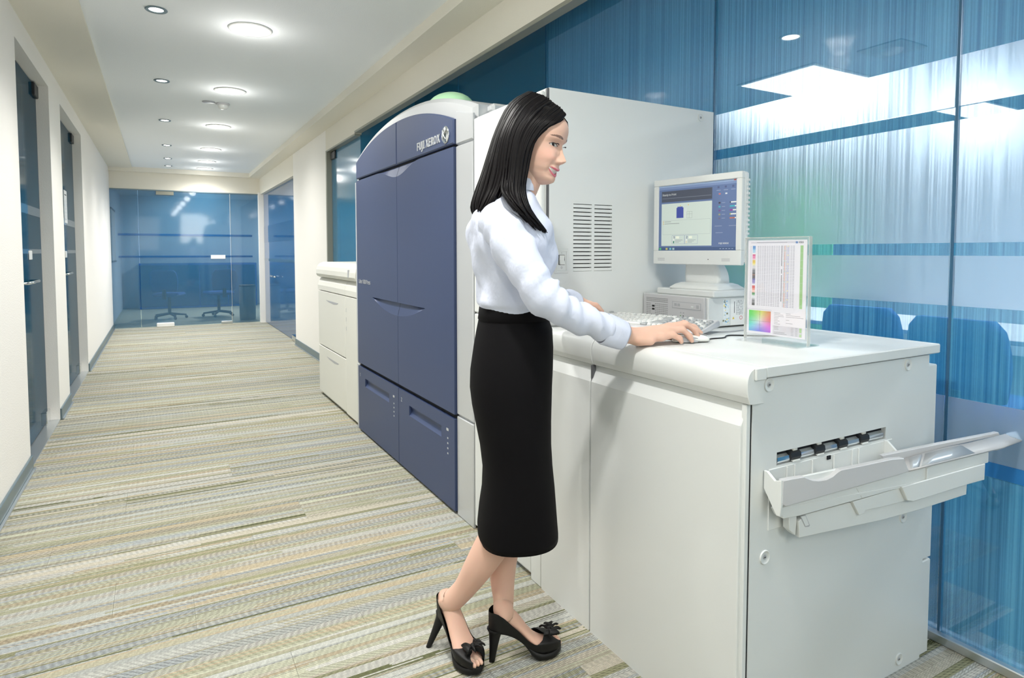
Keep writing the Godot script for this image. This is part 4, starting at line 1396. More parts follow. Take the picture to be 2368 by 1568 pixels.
	letters("screen_lettering", "2", 0.009, Transform3D(Basis(), at.call(200, 319)), blue_ink, scr, 0.0003, true)

func rect_row(hx: float, hz: float, y: float, zc := 0.0, r := 0.015) -> PackedVector3Array:
	var row := PackedVector3Array()
	for p in round_poly(rect_poly(-hx, -hz, hx, hz), minf(r, minf(hx, hz) * 0.8), 3):
		row.append(Vector3(p.x, y, p.y + zc))
	return row

func build_keyboard() -> void:
	# local: x along the keys to the typist's right, z towards the typist
	var right := Vector3(0.13, 0, 0.385).normalized()
	var t := thing("keyboard", "grey and white computer keyboard in front of the desktop computer", "keyboard", Vector3(1.515, YT, -1.6925), 0.0)
	t.basis = Basis(right, Vector3.UP, right.cross(Vector3.UP))
	var tilt := Transform3D(Basis(Vector3.RIGHT, 0.17), Vector3(0, 0.021, 0))
	obj("base", along_prism_x(P2([-0.078, -0.014, 0.078, -0.003, 0.080, 0.004, 0.074, 0.008, -0.070, 0.010, -0.078, 0.004]), -0.222, 0.222, tilt, 0.002), M.grey_plastic, t)
	for s in [-1, 1]:
		obj("rear_foot", box(Vector3(s * 0.17 - 0.012, 0, -0.072), Vector3(s * 0.17 + 0.012, 0.026, -0.064), 0.002), M.grey_plastic, t)
	var light := mat(c8(226, 228, 226), 0.5)
	var dark := mat(c8(168, 172, 174), 0.5)
	var cache := {}
	for r in 6:
		var z := -0.058 + r * 0.0205
		if r == 0:
			z -= 0.005
		var x := -0.212
		var sizes := []
		match r:
			0: sizes = [1, -1, 1, 1, 1, 1, -0.5, 1, 1, 1, 1, -0.5, 1, 1, 1, 1, -0.4, 1, 1, 1]
			1: sizes = [1, 1, 1, 1, 1, 1, 1, 1, 1, 1, 1, 1, 1, 2, -0.4, 1, 1, 1, -0.4, 1, 1, 1, 1]
			2: sizes = [1.5, 1, 1, 1, 1, 1, 1, 1, 1, 1, 1, 1, 1, 1.5, -0.4, 1, 1, 1, -0.4, 1, 1, 1, 1]
			3: sizes = [1.75, 1, 1, 1, 1, 1, 1, 1, 1, 1, 1, 1, 2.25, -3.8, 1, 1, 1, 1]
			4: sizes = [2.25, 1, 1, 1, 1, 1, 1, 1, 1, 1, 1, 2.75, -1.4, 1, -1.4, 1, 1, 1, 1]
			5: sizes = [1.5, 1, 1.25, 7, 1.25, 1, 1, 1, -0.4, 1, 1, 1, -0.4, 2, 1, 1]
		var u := 0.0188
		for k in sizes.size():
			var s: float = sizes[k]
			if s > 0:
				if not cache.has(s):
					var hw := s * u / 2 - 0.0009
					cache[s] = mesh_of(skin(mb(), [rect_row(hw, 0.009, 0.0, 0, 0.001), rect_row(hw - 0.0022, 0.0068, 0.0075, -0.0005, 0.001)]))
				var grey: bool = s > 1.2 and s < 6 or r == 0 and (k == 0 or k > 15) or x > 0.08
				var o := MeshInstance3D.new()
				o.name = "key"
				o.mesh = cache[s]
				o.material_override = dark if grey and (r + k) % 3 != 1 else light
				t.add_child(o, true)
				o.transform = tilt * Transform3D(Basis(), Vector3(x + s * u / 2, 0.008, z))
			x += absf(s) * u

func along_prism_x(poly: PackedVector2Array, x0: float, x1: float, t: Transform3D, bevel := 0.0) -> SurfaceTool:
	# poly is (z, y)
	return prism(mb(), poly, x1 - x0, t * Transform3D(Basis(Vector3(0, 0, 1), Vector3.UP, Vector3.RIGHT), Vector3(x0, 0, 0)), bevel)

const MOUSE_AT := Vector3(1.404, 0.976, -1.391)

func build_mouse() -> void:
	var t := thing("computer_mouse", "white computer mouse under the right hand of the woman", "mouse", MOUSE_AT, 0.0)
	var fwd := (cam_right() * 0.97 + Vector3(0.1, 0, -0.1)).normalized()
	fwd.y = 0
	t.basis = Basis(fwd, Vector3.UP, fwd.cross(Vector3.UP))
	# local x: from the heel to the buttons
	var rows := []
	for i in 15:
		var f := i / 14.0
		var x := -0.055 + 0.11 * f
		var hw := 0.031 * pow(maxf(0.02, sin(PI * clampf(0.06 + 0.86 * f, 0, 1))), 0.45)
		var h := 0.024 * pow(maxf(0.02, sin(PI * clampf(0.05 + 0.78 * f, 0, 1))), 0.6)
		var row := PackedVector3Array()
		for k in 20:
			var a := TAU * k / 20
			var y := h * (0.45 + 0.55 * sin(a)) if sin(a) > 0 else h * 0.45 * (1 + sin(a) * 0.95)
			row.append(Vector3(x, 0.001 + y, hw * cos(a)))
		rows.append(row)
	obj("shell", skin(mb(), rows), M.white_gloss, t)
	obj("side_grip", skin(mb(), side_strip(0.0312, -0.045, 0.012), false, false), M.mid_grey, t)
	obj("button_seam", box(Vector3(0.012, 0.0245, -0.0008), Vector3(0.048, 0.0262, 0.0008), 0, Transform3D(Basis(Vector3.BACK, -0.28), Vector3(0.0, 0.009, 0))), M.mid_grey, t)

func side_strip(hw: float, xa: float, xb: float) -> Array:
	var rows := []
	for i in 8:
		var f := i / 7.0
		var x := lerpf(xa, xb, f)
		rows.append(PackedVector3Array([Vector3(x, 0.004, hw * (0.9 + 0.08 * sin(PI * f)) + 0.0006), Vector3(x, 0.016 + 0.006 * sin(PI * f), hw * (0.93 + 0.07 * sin(PI * f)) + 0.001)]))
	return rows

func build_sign_holder() -> void:
	var t := thing("sign_holder", "clear acrylic stand holding a printed colour chart on the white worktop", "sign holder", Vector3(1.615, YT, -1.252), 0.05)
	# local: faces -x
	var hw := 0.107
	var top := 0.318
	obj("front_plate", box(Vector3(-0.006, 0.003, -hw), Vector3(-0.003, top, hw), 0.0006), M.acrylic, t)
	obj("rear_plate", box(Vector3(0.003, 0.003, -hw), Vector3(0.006, top, hw), 0.0006), M.acrylic, t)
	obj("foot_plate", box(Vector3(-0.055, 0.0, -hw), Vector3(0.055, 0.003, hw), 0.0006), M.acrylic, t)
	for s in [-1, 1]:
		obj("edge", box(Vector3(-0.0062, 0.003, s * hw - 0.0012), Vector3(0.0062, top, s * hw + 0.0012)), M.acrylic_edge, t)
	obj("edge", box(Vector3(-0.0062, top - 0.001, -hw), Vector3(0.0062, top + 0.0015, hw)), M.acrylic_edge, t)
	var s := thing("chart_sheet", "printed sheet with a colour column, number table and rainbow square in the acrylic stand", "paper", t.position, 0.05)
	var w := 384
	var h := 800
	var im := Image.create(w, h, false, Image.FORMAT_RGB8)
	im.fill(c8(240, 238, 246))
	paint(im, 20, 12, 330, 14, c8(214, 212, 224))
	paint(im, 60, 17, 200, 4, c8(150, 150, 160))
	var grad := [c8(60, 140, 210), c8(110, 180, 230), c8(170, 215, 240), c8(240, 240, 246), c8(214, 40, 120), c8(235, 120, 175), c8(240, 190, 215), c8(236, 200, 20), c8(244, 226, 110), c8(240, 236, 190), c8(214, 214, 218), c8(160, 160, 166), c8(100, 100, 106), c8(40, 40, 44), c8(120, 60, 40), c8(50, 44, 60), c8(60, 70, 150), c8(120, 110, 190), c8(190, 180, 220), c8(240, 240, 246), c8(214, 60, 50), c8(230, 130, 110), c8(244, 200, 190), c8(50, 140, 80), c8(130, 190, 140), c8(230, 234, 240), c8(190, 190, 196), c8(130, 130, 136), c8(70, 70, 74), c8(30, 30, 32)]
	var rows := 42
	for r in rows:
		var y := 46 + r * 12.2
		paint(im, 32, y, 20, 12.3, grad[r * grad.size() / rows])
		paint(im, 14, y + 4, 12, 4, c8(190, 188, 200))
		for c in 16:
			if c == 10:
				continue
			paint(im, 66 + c * 15.5, y + 3, 11, 5, c8(176, 174, 188) if c % 3 else c8(158, 156, 172))
		if r < 38 and not r in [14, 15, 19]:
			paint(im, 226, y, 4, 12, c8(66, 72, 80))
		paint(im, 246, y, 3, 12, c8(226, 120, 70) if r % 7 != 3 else c8(130, 170, 120))
		paint(im, 266, y, 3, 12, c8(140, 150, 210) if r % 6 else c8(236, 220, 90))
		paint(im, 344, y, 18, 12.3, c8(150, 200, 120))
	paint(im, 0, 585, 170, 10, c8(222, 220, 232))
	# rainbow square
	for y in 180:
		for x in 150:
			var u := x / 75.0 - 1.0
			var v := 1.0 - y / 90.0
			var hue := fposmod(atan2(v, u) / TAU, 1.0)
			var sat := clampf(sqrt(u * u + v * v) * 0.62, 0, 0.85)
			im.set_pixel(14 + x, 600 + y, Color.from_hsv(fposmod(hue * 0.95 - 0.04, 1.0), sat, 0.93 - 0.1 * sat))
	paint(im, 14, 690, 150, 1, c8(90, 90, 96))
	paint(im, 89, 600, 1, 180, c8(90, 90, 96))
	for k in 12:
		paint(im, 20 + k * 12, 688, 2, 5, c8(70, 70, 76))
		paint(im, 87, 606 + k * 14, 5, 2, c8(70, 70, 76))
	for r in 8:
		paint(im, 186, 606 + r * 13, [40, 60, 64, 30, 24, 36, 24, 40][r], 4, c8(160, 160, 170))
		paint(im, 262, 606 + r * 13, [30, 90, 110, 0, 22, 0, 44, 0][r], 4, c8(160, 160, 170))
	paint(im, 178, 712, 188, 78, c8(216, 214, 224))
	for r in 6:
		paint(im, 186, 718 + r * 12, [30, 28, 30, 0, 70, 84][r], 4, c8(150, 150, 160))
		for c in 2:
			paint(im, 296 + c * 26, 718 + r * 12, 16, 4, c8(160, 160, 172))
		if r != 3:
			paint(im, 348, 716 + r * 12, 14, 11, c8(170, 214, 140))
	obj("print", uv_quad(Vector3(-0.0012, 0.022, -hw + 0.006), Vector3(-0.0012, top - 0.008, hw - 0.01), Vector3(-1, 0, 0)), tex_mat(im, 0.6), s)
	obj("paper", box(Vector3(-0.001, 0.022, -hw + 0.006), Vector3(0.0005, top - 0.008, hw - 0.01)), M.white_gloss, s)
	letters("print_lettering", "CGS", 0.0055, Transform3D(FACE_LEFT, Vector3(-0.0014, top - 0.0155, hw - 0.028)), M.dark, s, 0.0003, true)
	obj("print_logo", box(Vector3(-0.0015, top - 0.0185, hw - 0.046), Vector3(-0.0013, top - 0.0125, hw - 0.039)), mat(c8(60, 120, 190), 0.6), s)

func build_cables() -> void:
	var y := YT + 0.0025
	var pts := []
	for p in [[1.456, -1.37], [1.50, -1.40], [1.56, -1.40], [1.62, -1.43], [1.70, -1.37], [1.78, -1.33]]:
		pts.append(Vector3(p[0], y, p[1]))
	var mc := obj("mouse_cable", tube(mb(), smooth_path(pts, 8), 0.0022, 8), M.black_rubber)
	tag(mc, "thin black mouse cable running past the acrylic stand", "cable")
	pts = []
	for p in [[1.545, 0.0, -1.50], [1.62, 0.0, -1.52], [1.70, 0.0, -1.50], [1.80, 0.0, -1.51], [1.87, 0.004, -1.53], [1.90, 0.025, -1.555], [1.905, 0.035, -1.588]]:
		pts.append(Vector3(p[0], y + p[1], p[2]))
	var kc := obj("keyboard_cable", tube(mb(), smooth_path(pts, 8), 0.0024, 8), M.mid_grey)
	tag(kc, "grey keyboard cable curving up to the side of the computer", "cable")

# ------------------------------------------------------------------ the woman at the press
var person_o := Vector3(0.86, 0, -1.70)
const RH := Vector3(0.764, 0, -1.824)
const RT := Vector3(0.792, 0, -1.612)
const LH := Vector3(0.851, 0, -1.652)
const LT := Vector3(1.064, 0, -1.593)

# a station of a limb inside a foot: along the foot, height, radius
func foot_at(heel: Vector3, toe: Vector3, along: float, y: float, r: float) -> Array:
	return [foot_frame(heel, toe) * Vector3(along, y, 0), 0, 0, r]

# a point of the photograph at a known level distance from the camera, relative to the person's base
func W(x: float, y: float, rho: float) -> Vector3:
	var d := cam_fwd() + cam_right() * ((x - 1184.0) / CAM_F) + cam_up() * ((CAM_CY - y) / CAM_F)
	var fh := Vector3(sin(CAM_YAW), 0, -cos(CAM_YAW))
	return Vector3(0, CAM_H, 0) + d * (rho / d.dot(fh)) - person_o

func curve_at(pts: Array, y: float) -> float:
	if y <= pts[0][0]:
		return pts[0][1]
	for i in range(pts.size() - 1):
		if y <= pts[i + 1][0]:
			var t: float = (y - pts[i][0]) / (pts[i + 1][0] - pts[i][0])
			var p0: float = pts[maxi(i - 1, 0)][1]
			var p3: float = pts[mini(i + 2, pts.size() - 1)][1]
			return cubic_interpolate(pts[i][1], pts[i + 1][1], p0, p3, t)
	return pts[-1][1]

# limb from [x, y, rho, radius] stations
func limb(st: SurfaceTool, stations: Array, seg := 16, per := 4, col := Color.WHITE, squash := 1.0) -> void:
	var pts := []
	for s in stations:
		pts.append(s[0] if s[0] is Vector3 else W(s[0], s[1], s[2]))
	var path := smooth_path(pts, per)
	var rad := []
	for i in path.size():
		var f := float(i) / per
		var k := mini(int(f), stations.size() - 2)
		rad.append(cubic_interpolate(stations[k][3], stations[k + 1][3], stations[maxi(k - 1, 0)][3], stations[mini(k + 2, stations.size() - 1)][3], f - k))
	st.set_color(col)
	tube(st, path, rad, seg)

# smooth union of tapered bones, meshed as surface nets
func nets(st: SurfaceTool, bones: Array, k: float, cell: float, col: Color) -> void:
	var lo := Vector3.INF
	var hi := -Vector3.INF
	for b in bones:
		var m := maxf(b[2], b[3]) + 3 * cell + k * 2
		for p in [b[0], b[1]]:
			lo = lo.min(p - Vector3.ONE * m)
			hi = hi.max(p + Vector3.ONE * m)
	var nx := int((hi.x - lo.x) / cell) + 2
	var ny := int((hi.y - lo.y) / cell) + 2
	var nz := int((hi.z - lo.z) / cell) + 2
	var f := PackedFloat32Array()
	f.resize(nx * ny * nz)
	for b in bones:
		var pa: Vector3 = b[0]
		var ba: Vector3 = b[1] - b[0]
		var ra: float = b[2]
		var rb: float = b[3]
		var m := maxf(ra, rb) + 2.5 * cell + k * 4
		var l: Vector3 = (b[0].min(b[1]) - Vector3.ONE * m - lo) / cell
		var h: Vector3 = (b[0].max(b[1]) + Vector3.ONE * m - lo) / cell
		var inv := 1.0 / maxf(ba.length_squared(), 1e-9)
		for z in range(maxi(0, int(l.z)), mini(nz, int(h.z) + 2)):
			for y in range(maxi(0, int(l.y)), mini(ny, int(h.y) + 2)):
				var at := (z * ny + y) * nx
				for x in range(maxi(0, int(l.x)), mini(nx, int(h.x) + 2)):
					var p := lo + Vector3(x, y, z) * cell - pa
					var t := clampf(p.dot(ba) * inv, 0.0, 1.0)
					var d := (p - ba * t).length() - lerpf(ra, rb, t)
					if d < k * 6:
						f[at + x] += exp(-d / k)
	# value: below 0 inside (sum > 1)
	var ids := {}
	var verts := PackedVector3Array()
	var val := PackedFloat32Array()
	val.resize(f.size())
	for i in f.size():
		val[i] = -k * log(f[i]) if f[i] > 1e-12 else 0.05
	var step := [0, 1, nx, nx + 1, nx * ny, nx * ny + 1, nx * ny + nx, nx * ny + nx + 1]
	var corner := [Vector3(0, 0, 0), Vector3(1, 0, 0), Vector3(0, 1, 0), Vector3(1, 1, 0), Vector3(0, 0, 1), Vector3(1, 0, 1), Vector3(0, 1, 1), Vector3(1, 1, 1)]
	var edges := [[0, 1], [2, 3], [4, 5], [6, 7], [0, 2], [1, 3], [4, 6], [5, 7], [0, 4], [1, 5], [2, 6], [3, 7]]
	for z in nz - 1:
		for y in ny - 1:
			for x in nx - 1:
				var i := (z * ny + y) * nx + x
				var inside := 0
				for c in 8:
					if val[i + step[c]] < 0:
						inside += 1
				if inside == 0 or inside == 8:
					continue
				var sum := Vector3.ZERO
				var n := 0
				for e in edges:
					var a: float = val[i + step[e[0]]]
					var b: float = val[i + step[e[1]]]
					if (a < 0) != (b < 0):
						sum += corner[e[0]].lerp(corner[e[1]], a / (a - b))
						n += 1
				ids[i] = verts.size()
				verts.append(lo + (Vector3(x, y, z) + sum / n) * cell)
	st.set_smooth_group(1)
	st.set_color(col)
	var ax := [1, nx, nx * ny]
	for i in ids:
		for a in 3:
			var u: int = ax[(a + 1) % 3]
			var v: int = ax[(a + 2) % 3]
			var j: int = i + ax[a]
			if j >= val.size() or (val[i] < 0) == (val[j] < 0):
				continue
			if not (ids.has(i - u) and ids.has(i - v) and ids.has(i - u - v)):
				continue
			var q := [verts[ids[i]], verts[ids[i - u]], verts[ids[i - u - v]], verts[ids[i - v]]]
			var order := [0, 1, 2, 0, 2, 3] if val[i] < 0 else [0, 2, 1, 0, 3, 2]
			# clockwise seen from outside
			for o in order:
				st.add_vertex(q[order_fix(o)])
	st.set_smooth_group(-1)

func order_fix(o: int) -> int:
	return [0, 3, 2, 1][o]

func build_person() -> void:
	var skin_c := Color(0.72, 0.46, 0.36)
	var t := thing("person", "woman in a white shirt and black pencil skirt working at the press", "person", person_o)
	M.skin = mat(Color.WHITE, 0.5, 0.0, 0.4)
	M.skin.vertex_color_use_as_albedo = true
	M.skin.subsurf_scatter_enabled = true
	M.skin.subsurf_scatter_strength = 0.15
	M.hair = mat(c8(12, 9, 11), 0.48, 0.0, 0.3)
	M.shirt = mat(c8(214, 220, 238), 0.8, 0.0, 0.3)
	M.shirt.normal_enabled = true
	M.shirt.normal_texture = noise_tex(0.012, 512, true, 6.0)
	M.shirt.normal_scale = 0.7
	M.shirt.uv1_triplanar = true
	M.shirt.uv1_scale = Vector3(2.2, 1.1, 2.2)
	M.skirt = mat(c8(12, 11, 14), 0.75, 0.0, 0.25)
	M.skirt = grain(M.skirt, 30.0, 0.2, 0.3)
	M.shoe = mat(c8(14, 14, 15), 0.5, 0.0, 0.4)

	var body := mb()
	# legs
	limb(body, [[1190, 860, 1.86, 0.08], [1192, 1050, 1.86, 0.066], [1182, 1165, 1.86, 0.056], [1155, 1230, 1.86, 0.0535], [1131, 1272, 1.865, 0.051], [1106, 1312, 1.875, 0.045], [1074, 1360, 1.90, 0.035], [1043, 1390, 1.92, 0.034], foot_at(RH, RT, 0.042, 0.158, 0.033), foot_at(RH, RT, 0.046, 0.138, 0.03)], 20, 4, skin_c)
	limb(body, [[1190, 860, 1.98, 0.085], [1186, 1050, 1.98, 0.075], [1180, 1180, 1.975, 0.056], [1172, 1235, 1.965, 0.05], [1163, 1290, 1.95, 0.046], [1162, 1340, 1.93, 0.039], [1164, 1380, 1.90, 0.033], [1164, 1400, 1.89, 0.031], foot_at(LH, LT, 0.042, 0.158, 0.031), foot_at(LH, LT, 0.046, 0.138, 0.03)], 20, 4, skin_c)
	# trunk, arms under the sleeves, neck
	limb(body, [[1185, 850, 1.91, 0.10], [1187, 720, 1.91, 0.10], [1187, 600, 1.90, 0.11], [1175, 500, 1.89, 0.10], [1190, 455, 1.885, 0.06], [1208, 428, 1.88, 0.05], [1222, 395, 1.875, 0.048], [1232, 365, 1.87, 0.05]], 20, 4, skin_c)
	limb(body, [[1160, 520, 1.76, 0.045], [1220, 630, 1.72, 0.04], [1262, 692, 1.70, 0.036], [1340, 738, 1.745, 0.033], [1420, 766, 1.79, 0.027], [1450, 774, 1.81, 0.026]], 14, 4, skin_c)
	limb(body, [[1195, 520, 2.03, 0.045], [1235, 630, 2.10, 0.04], [1262, 690, 2.14, 0.036], [1310, 694, 2.2, 0.03], [1340, 700, 2.235, 0.024]], 14, 4, skin_c)
	build_hand(body, skin_c)
	build_left_hand(body, skin_c)
	foot(body, RH, RT, skin_c)
	foot(body, LH, LT, skin_c)
	build_head(body, skin_c)
	obj("body", body, M.skin, t)
	build_clothes(t)
	build_hair(t)
	build_shoe(t, RH, RT, 0.05)
	build_shoe(t, LH, LT, 0.0)

func chain(bones: Array, pts: Array) -> void:
	for i in range(pts.size() - 1):
		var a: Array = pts[i]
		var b: Array = pts[i + 1]
		bones.append([rest(W(a[0], a[1], a[2]), a[3]), rest(W(b[0], b[1], b[2]), b[3]), a[3], b[3]])

# keeps a joint of the hand above the worktop
func rest(p: Vector3, r: float) -> Vector3:
	return Vector3(p.x, maxf(p.y, 0.9785 + r * 1.06), p.z)

func build_hand(st: SurfaceTool, c: Color) -> void:
	var b := []
	chain(b, [[1440, 773, 1.805, 0.026], [1474, 779, 1.83, 0.0235]])
	chain(b, [[1474, 776, 1.84, 0.021], [1546, 757, 1.895, 0.0125], [1582, 748, 1.91, 0.0088], [1606, 757, 1.915, 0.0078], [1621, 770, 1.915, 0.0066]])
	chain(b, [[1474, 776, 1.835, 0.021], [1548, 758, 1.872, 0.013], [1586, 750, 1.882, 0.009], [1606, 763, 1.888, 0.008], [1614, 778, 1.888, 0.0068]])
	chain(b, [[1474, 780, 1.825, 0.02], [1542, 766, 1.85, 0.0125], [1578, 762, 1.858, 0.0086], [1594, 777, 1.862, 0.0078], [1600, 791, 1.862, 0.0064]])
	chain(b, [[1474, 784, 1.815, 0.019], [1530, 779, 1.83, 0.012], [1557, 775, 1.838, 0.0078], [1572, 783, 1.842, 0.0068], [1576, 793, 1.842, 0.0058]])
	chain(b, [[1480, 780, 1.85, 0.017], [1522, 776, 1.905, 0.0125], [1556, 781, 1.925, 0.0098], [1580, 787, 1.93, 0.008]])
	chain(b, [[1480, 788, 1.81, 0.015], [1504, 793, 1.812, 0.013]])
	nets(st, b, 0.0032, 0.0032, c)

func build_left_hand(st: SurfaceTool, c: Color) -> void:
	var b := []
	chain(b, [[1325, 698, 2.22, 0.024], [1342, 702, 2.235, 0.021]])
	for k in 4:
		var o := k * 0.020
		chain(b, [[1342, 702, 2.24, 0.018], [1364 + k * 1.5, 704 + k, 2.235 + o, 0.0105], [1378 + k * 2, 706 + k * 2, 2.24 + o, 0.0082], [1387 + k * 2, 714 + k * 2, 2.245 + o, 0.007]])
	chain(b, [[1346, 705, 2.225, 0.014], [1362, 712, 2.21, 0.0105], [1376, 716, 2.215, 0.008]])
	nets(st, b, 0.0032, 0.0036, c)

# foot inside a high-heeled shoe: heel and toe are points on the floor
func foot_frame(heel: Vector3, toe: Vector3) -> Transform3D:
	var f := (toe - heel).normalized()
	return Transform3D(Basis(f, Vector3.UP, f.cross(Vector3.UP)), heel - person_o)

func sole_h(s: float) -> float:
	return curve_at([[0.0, 0.098], [0.15, 0.096], [0.35, 0.076], [0.55, 0.038], [0.7, 0.022], [0.85, 0.02], [1.0, 0.024]], s)

func foot(st: SurfaceTool, heel: Vector3, toe: Vector3, c: Color) -> void:
	var t := foot_frame(heel, toe)
	var l := heel.distance_to(toe) - 0.004
	var rows := []
	for i in 21:
		var s := i / 20.0
		var hw := curve_at([[0.0, 0.005], [0.08, 0.021], [0.3, 0.028], [0.55, 0.035], [0.7, 0.042], [0.85, 0.037], [0.95, 0.025], [1.0, 0.01]], s)
		var hh := curve_at([[0.0, 0.01], [0.08, 0.045], [0.2, 0.07], [0.35, 0.066], [0.5, 0.052], [0.7, 0.032], [0.85, 0.022], [0.95, 0.016], [1.0, 0.006]], s)
		var row := PackedVector3Array()
		for k in 18:
			var a := TAU * k / 18
			var y := 0.5 * hh * (1 + sin(a))
			row.append(t * Vector3(0.008 + s * (l - 0.008), sole_h(s) + 0.005 + y, hw * cos(a) * (1.0 if sin(a) < 0 else lerpf(1.0, 0.8, sin(a)))))
		rows.append(row)
	st.set_color(c)
	skin(st, rows)
	# toes at the open tip
	for k in 3:
		var z := -0.012 + k * 0.012
		st.set_color(c)
		ellipsoid(st, t * Vector3(l * 0.965, 0.034, z), Vector3(0.017, 0.0095, 0.0075), t.basis, 10, 6)

func build_shoe(p: Node3D, heel: Vector3, toe: Vector3, lean: float) -> void:
	var t := foot_frame(heel, toe)
	var l := heel.distance_to(toe)
	var n := 33
	var outer := []
	for i in n:
		var s := i / float(n - 1)
		var hw := curve_at([[0.0, 0.012], [0.05, 0.024], [0.12, 0.031], [0.3, 0.034], [0.55, 0.039], [0.7, 0.045], [0.85, 0.041], [0.95, 0.031], [1.0, 0.02]], s)
		var top := curve_at([[0.0, 0.062], [0.05, 0.064], [0.12, 0.058], [0.3, 0.036], [0.5, 0.026], [0.62, 0.028], [0.7, 0.036], [0.8, 0.036], [0.9, 0.03], [1.0, 0.018]], s)
		# how far the upper closes over the foot
		var close := curve_at([[0.0, 0.0], [0.60, 0.0], [0.72, 0.55], [0.78, 0.97], [0.86, 1.0], [0.9, 0.75], [1.0, 0.35]], s)
		close = clampf(close, 0.0, 1.0)
		var b := sole_h(s)
		var row := PackedVector3Array()
		var half := []
		for k in 13: # from the bottom middle up the side and over
			var u := k / 12.0
			if u < 0.25:
				half.append(Vector2(hw * u / 0.25 * 0.86, 0.0))
			else:
				var v := (u - 0.25) / 0.75
				var ang := v * (PI * 0.5 + PI * 0.5 * close)
				var y := top * sin(minf(ang, PI * 0.5)) if ang <= PI * 0.5 else top + 0.006 * sin(ang - PI * 0.5)
				var x := hw * (0.86 + 0.14 * sin(minf(ang * 1.6, PI * 0.5))) if ang <= PI * 0.5 else hw * cos(ang - PI * 0.5)
				half.append(Vector2(x, y))
		for k in range(12, -1, -1):
			row.append(t * Vector3(s * l, b + half[k].y, -half[k].x))
		for k in range(1, 13):
			row.append(t * Vector3(s * l, b + half[k].y, half[k].x))
		if i == 0:
			var shut := PackedVector3Array()
			for q in row:
				var v := t.affine_inverse() * q
				shut.append(t * Vector3(-0.004, v.y, v.z * 0.03))
			outer.append(shut)
		outer.append(row)
	var sh := obj("shoe", skin(mb(), outer, false, false), M.shoe, p)
	# platform under the ball, sole edge and the slim heel
	var sole := []
	for i in 13:
		var s := lerpf(0.48, 1.02, i / 12.0)
		var hw := curve_at([[0.48, 0.03], [0.6, 0.038], [0.7, 0.043], [0.85, 0.039], [0.95, 0.028], [1.02, 0.008]], s)
		var bot := curve_at([[0.48, 0.046], [0.58, 0.014], [0.66, 0.002], [0.9, 0.002], [1.02, 0.008]], s)
		var row := PackedVector3Array()
		for q in [[-1, 1], [-1, 0.3], [-0.85, 0], [0.85, 0], [1, 0.3], [1, 1]]:
			row.append(t * Vector3(s * l, lerpf(bot, sole_h(minf(s, 1.0)) + 0.002, q[1]), hw * q[0]))
		sole.append(row)
	obj("platform_sole", skin(mb(), sole), M.shoe, sh)
	var hl := []
	for i in 11:
		var f := i / 10.0
		var y := lerpf(0.104, 0.0, f)
		var r := lerpf(0.026, 0.0085, pow(f, 0.45))
		var x := l * 0.10 - 0.004 - 0.012 * f
		var row := PackedVector3Array()
		for k in 14:
			var a := TAU * k / 14
			row.append(t * Vector3(x + r * cos(a) * 1.05, y, r * sin(a) + lean * f))
		hl.append(row)
	obj("heel", skin(mb(), hl), M.shoe, sh)
	# gathered bow on the vamp
	var c := Vector3(l * 0.86, 0.075, 0)
	var bow := mb()
	ellipsoid(bow, t * c, Vector3(0.009, 0.009, 0.01), t.basis, 10, 6)
	for q in [[1, 0.3, 0.032], [-1, 0.2, 0.032], [1, -0.5, 0.028], [-1, -0.6, 0.028], [1, 1.1, 0.026], [-1, 1.0, 0.026]]:
		var rows := []
		for i in 7:
			var f := i / 6.0
			var dir := Vector3(sin(q[1]) * 0.8, 0.35 * sin(f * PI) + 0.12 * q[1], q[0] * cos(q[1]))
			var m: Vector3 = c + dir * q[2] * f
			var wv := 0.005 + 0.012 * f
			var row := PackedVector3Array()
			for k in 8:
				var a := TAU * k / 8
				row.append(t * (m + Vector3(cos(a) * wv, sin(a) * 0.004 * (1.2 - f * 0.5) + 0.003 * sin(3 * a) * f, 0)))
			rows.append(row)
		skin(bow, rows)
	obj("bow", bow, M.shoe, sh)

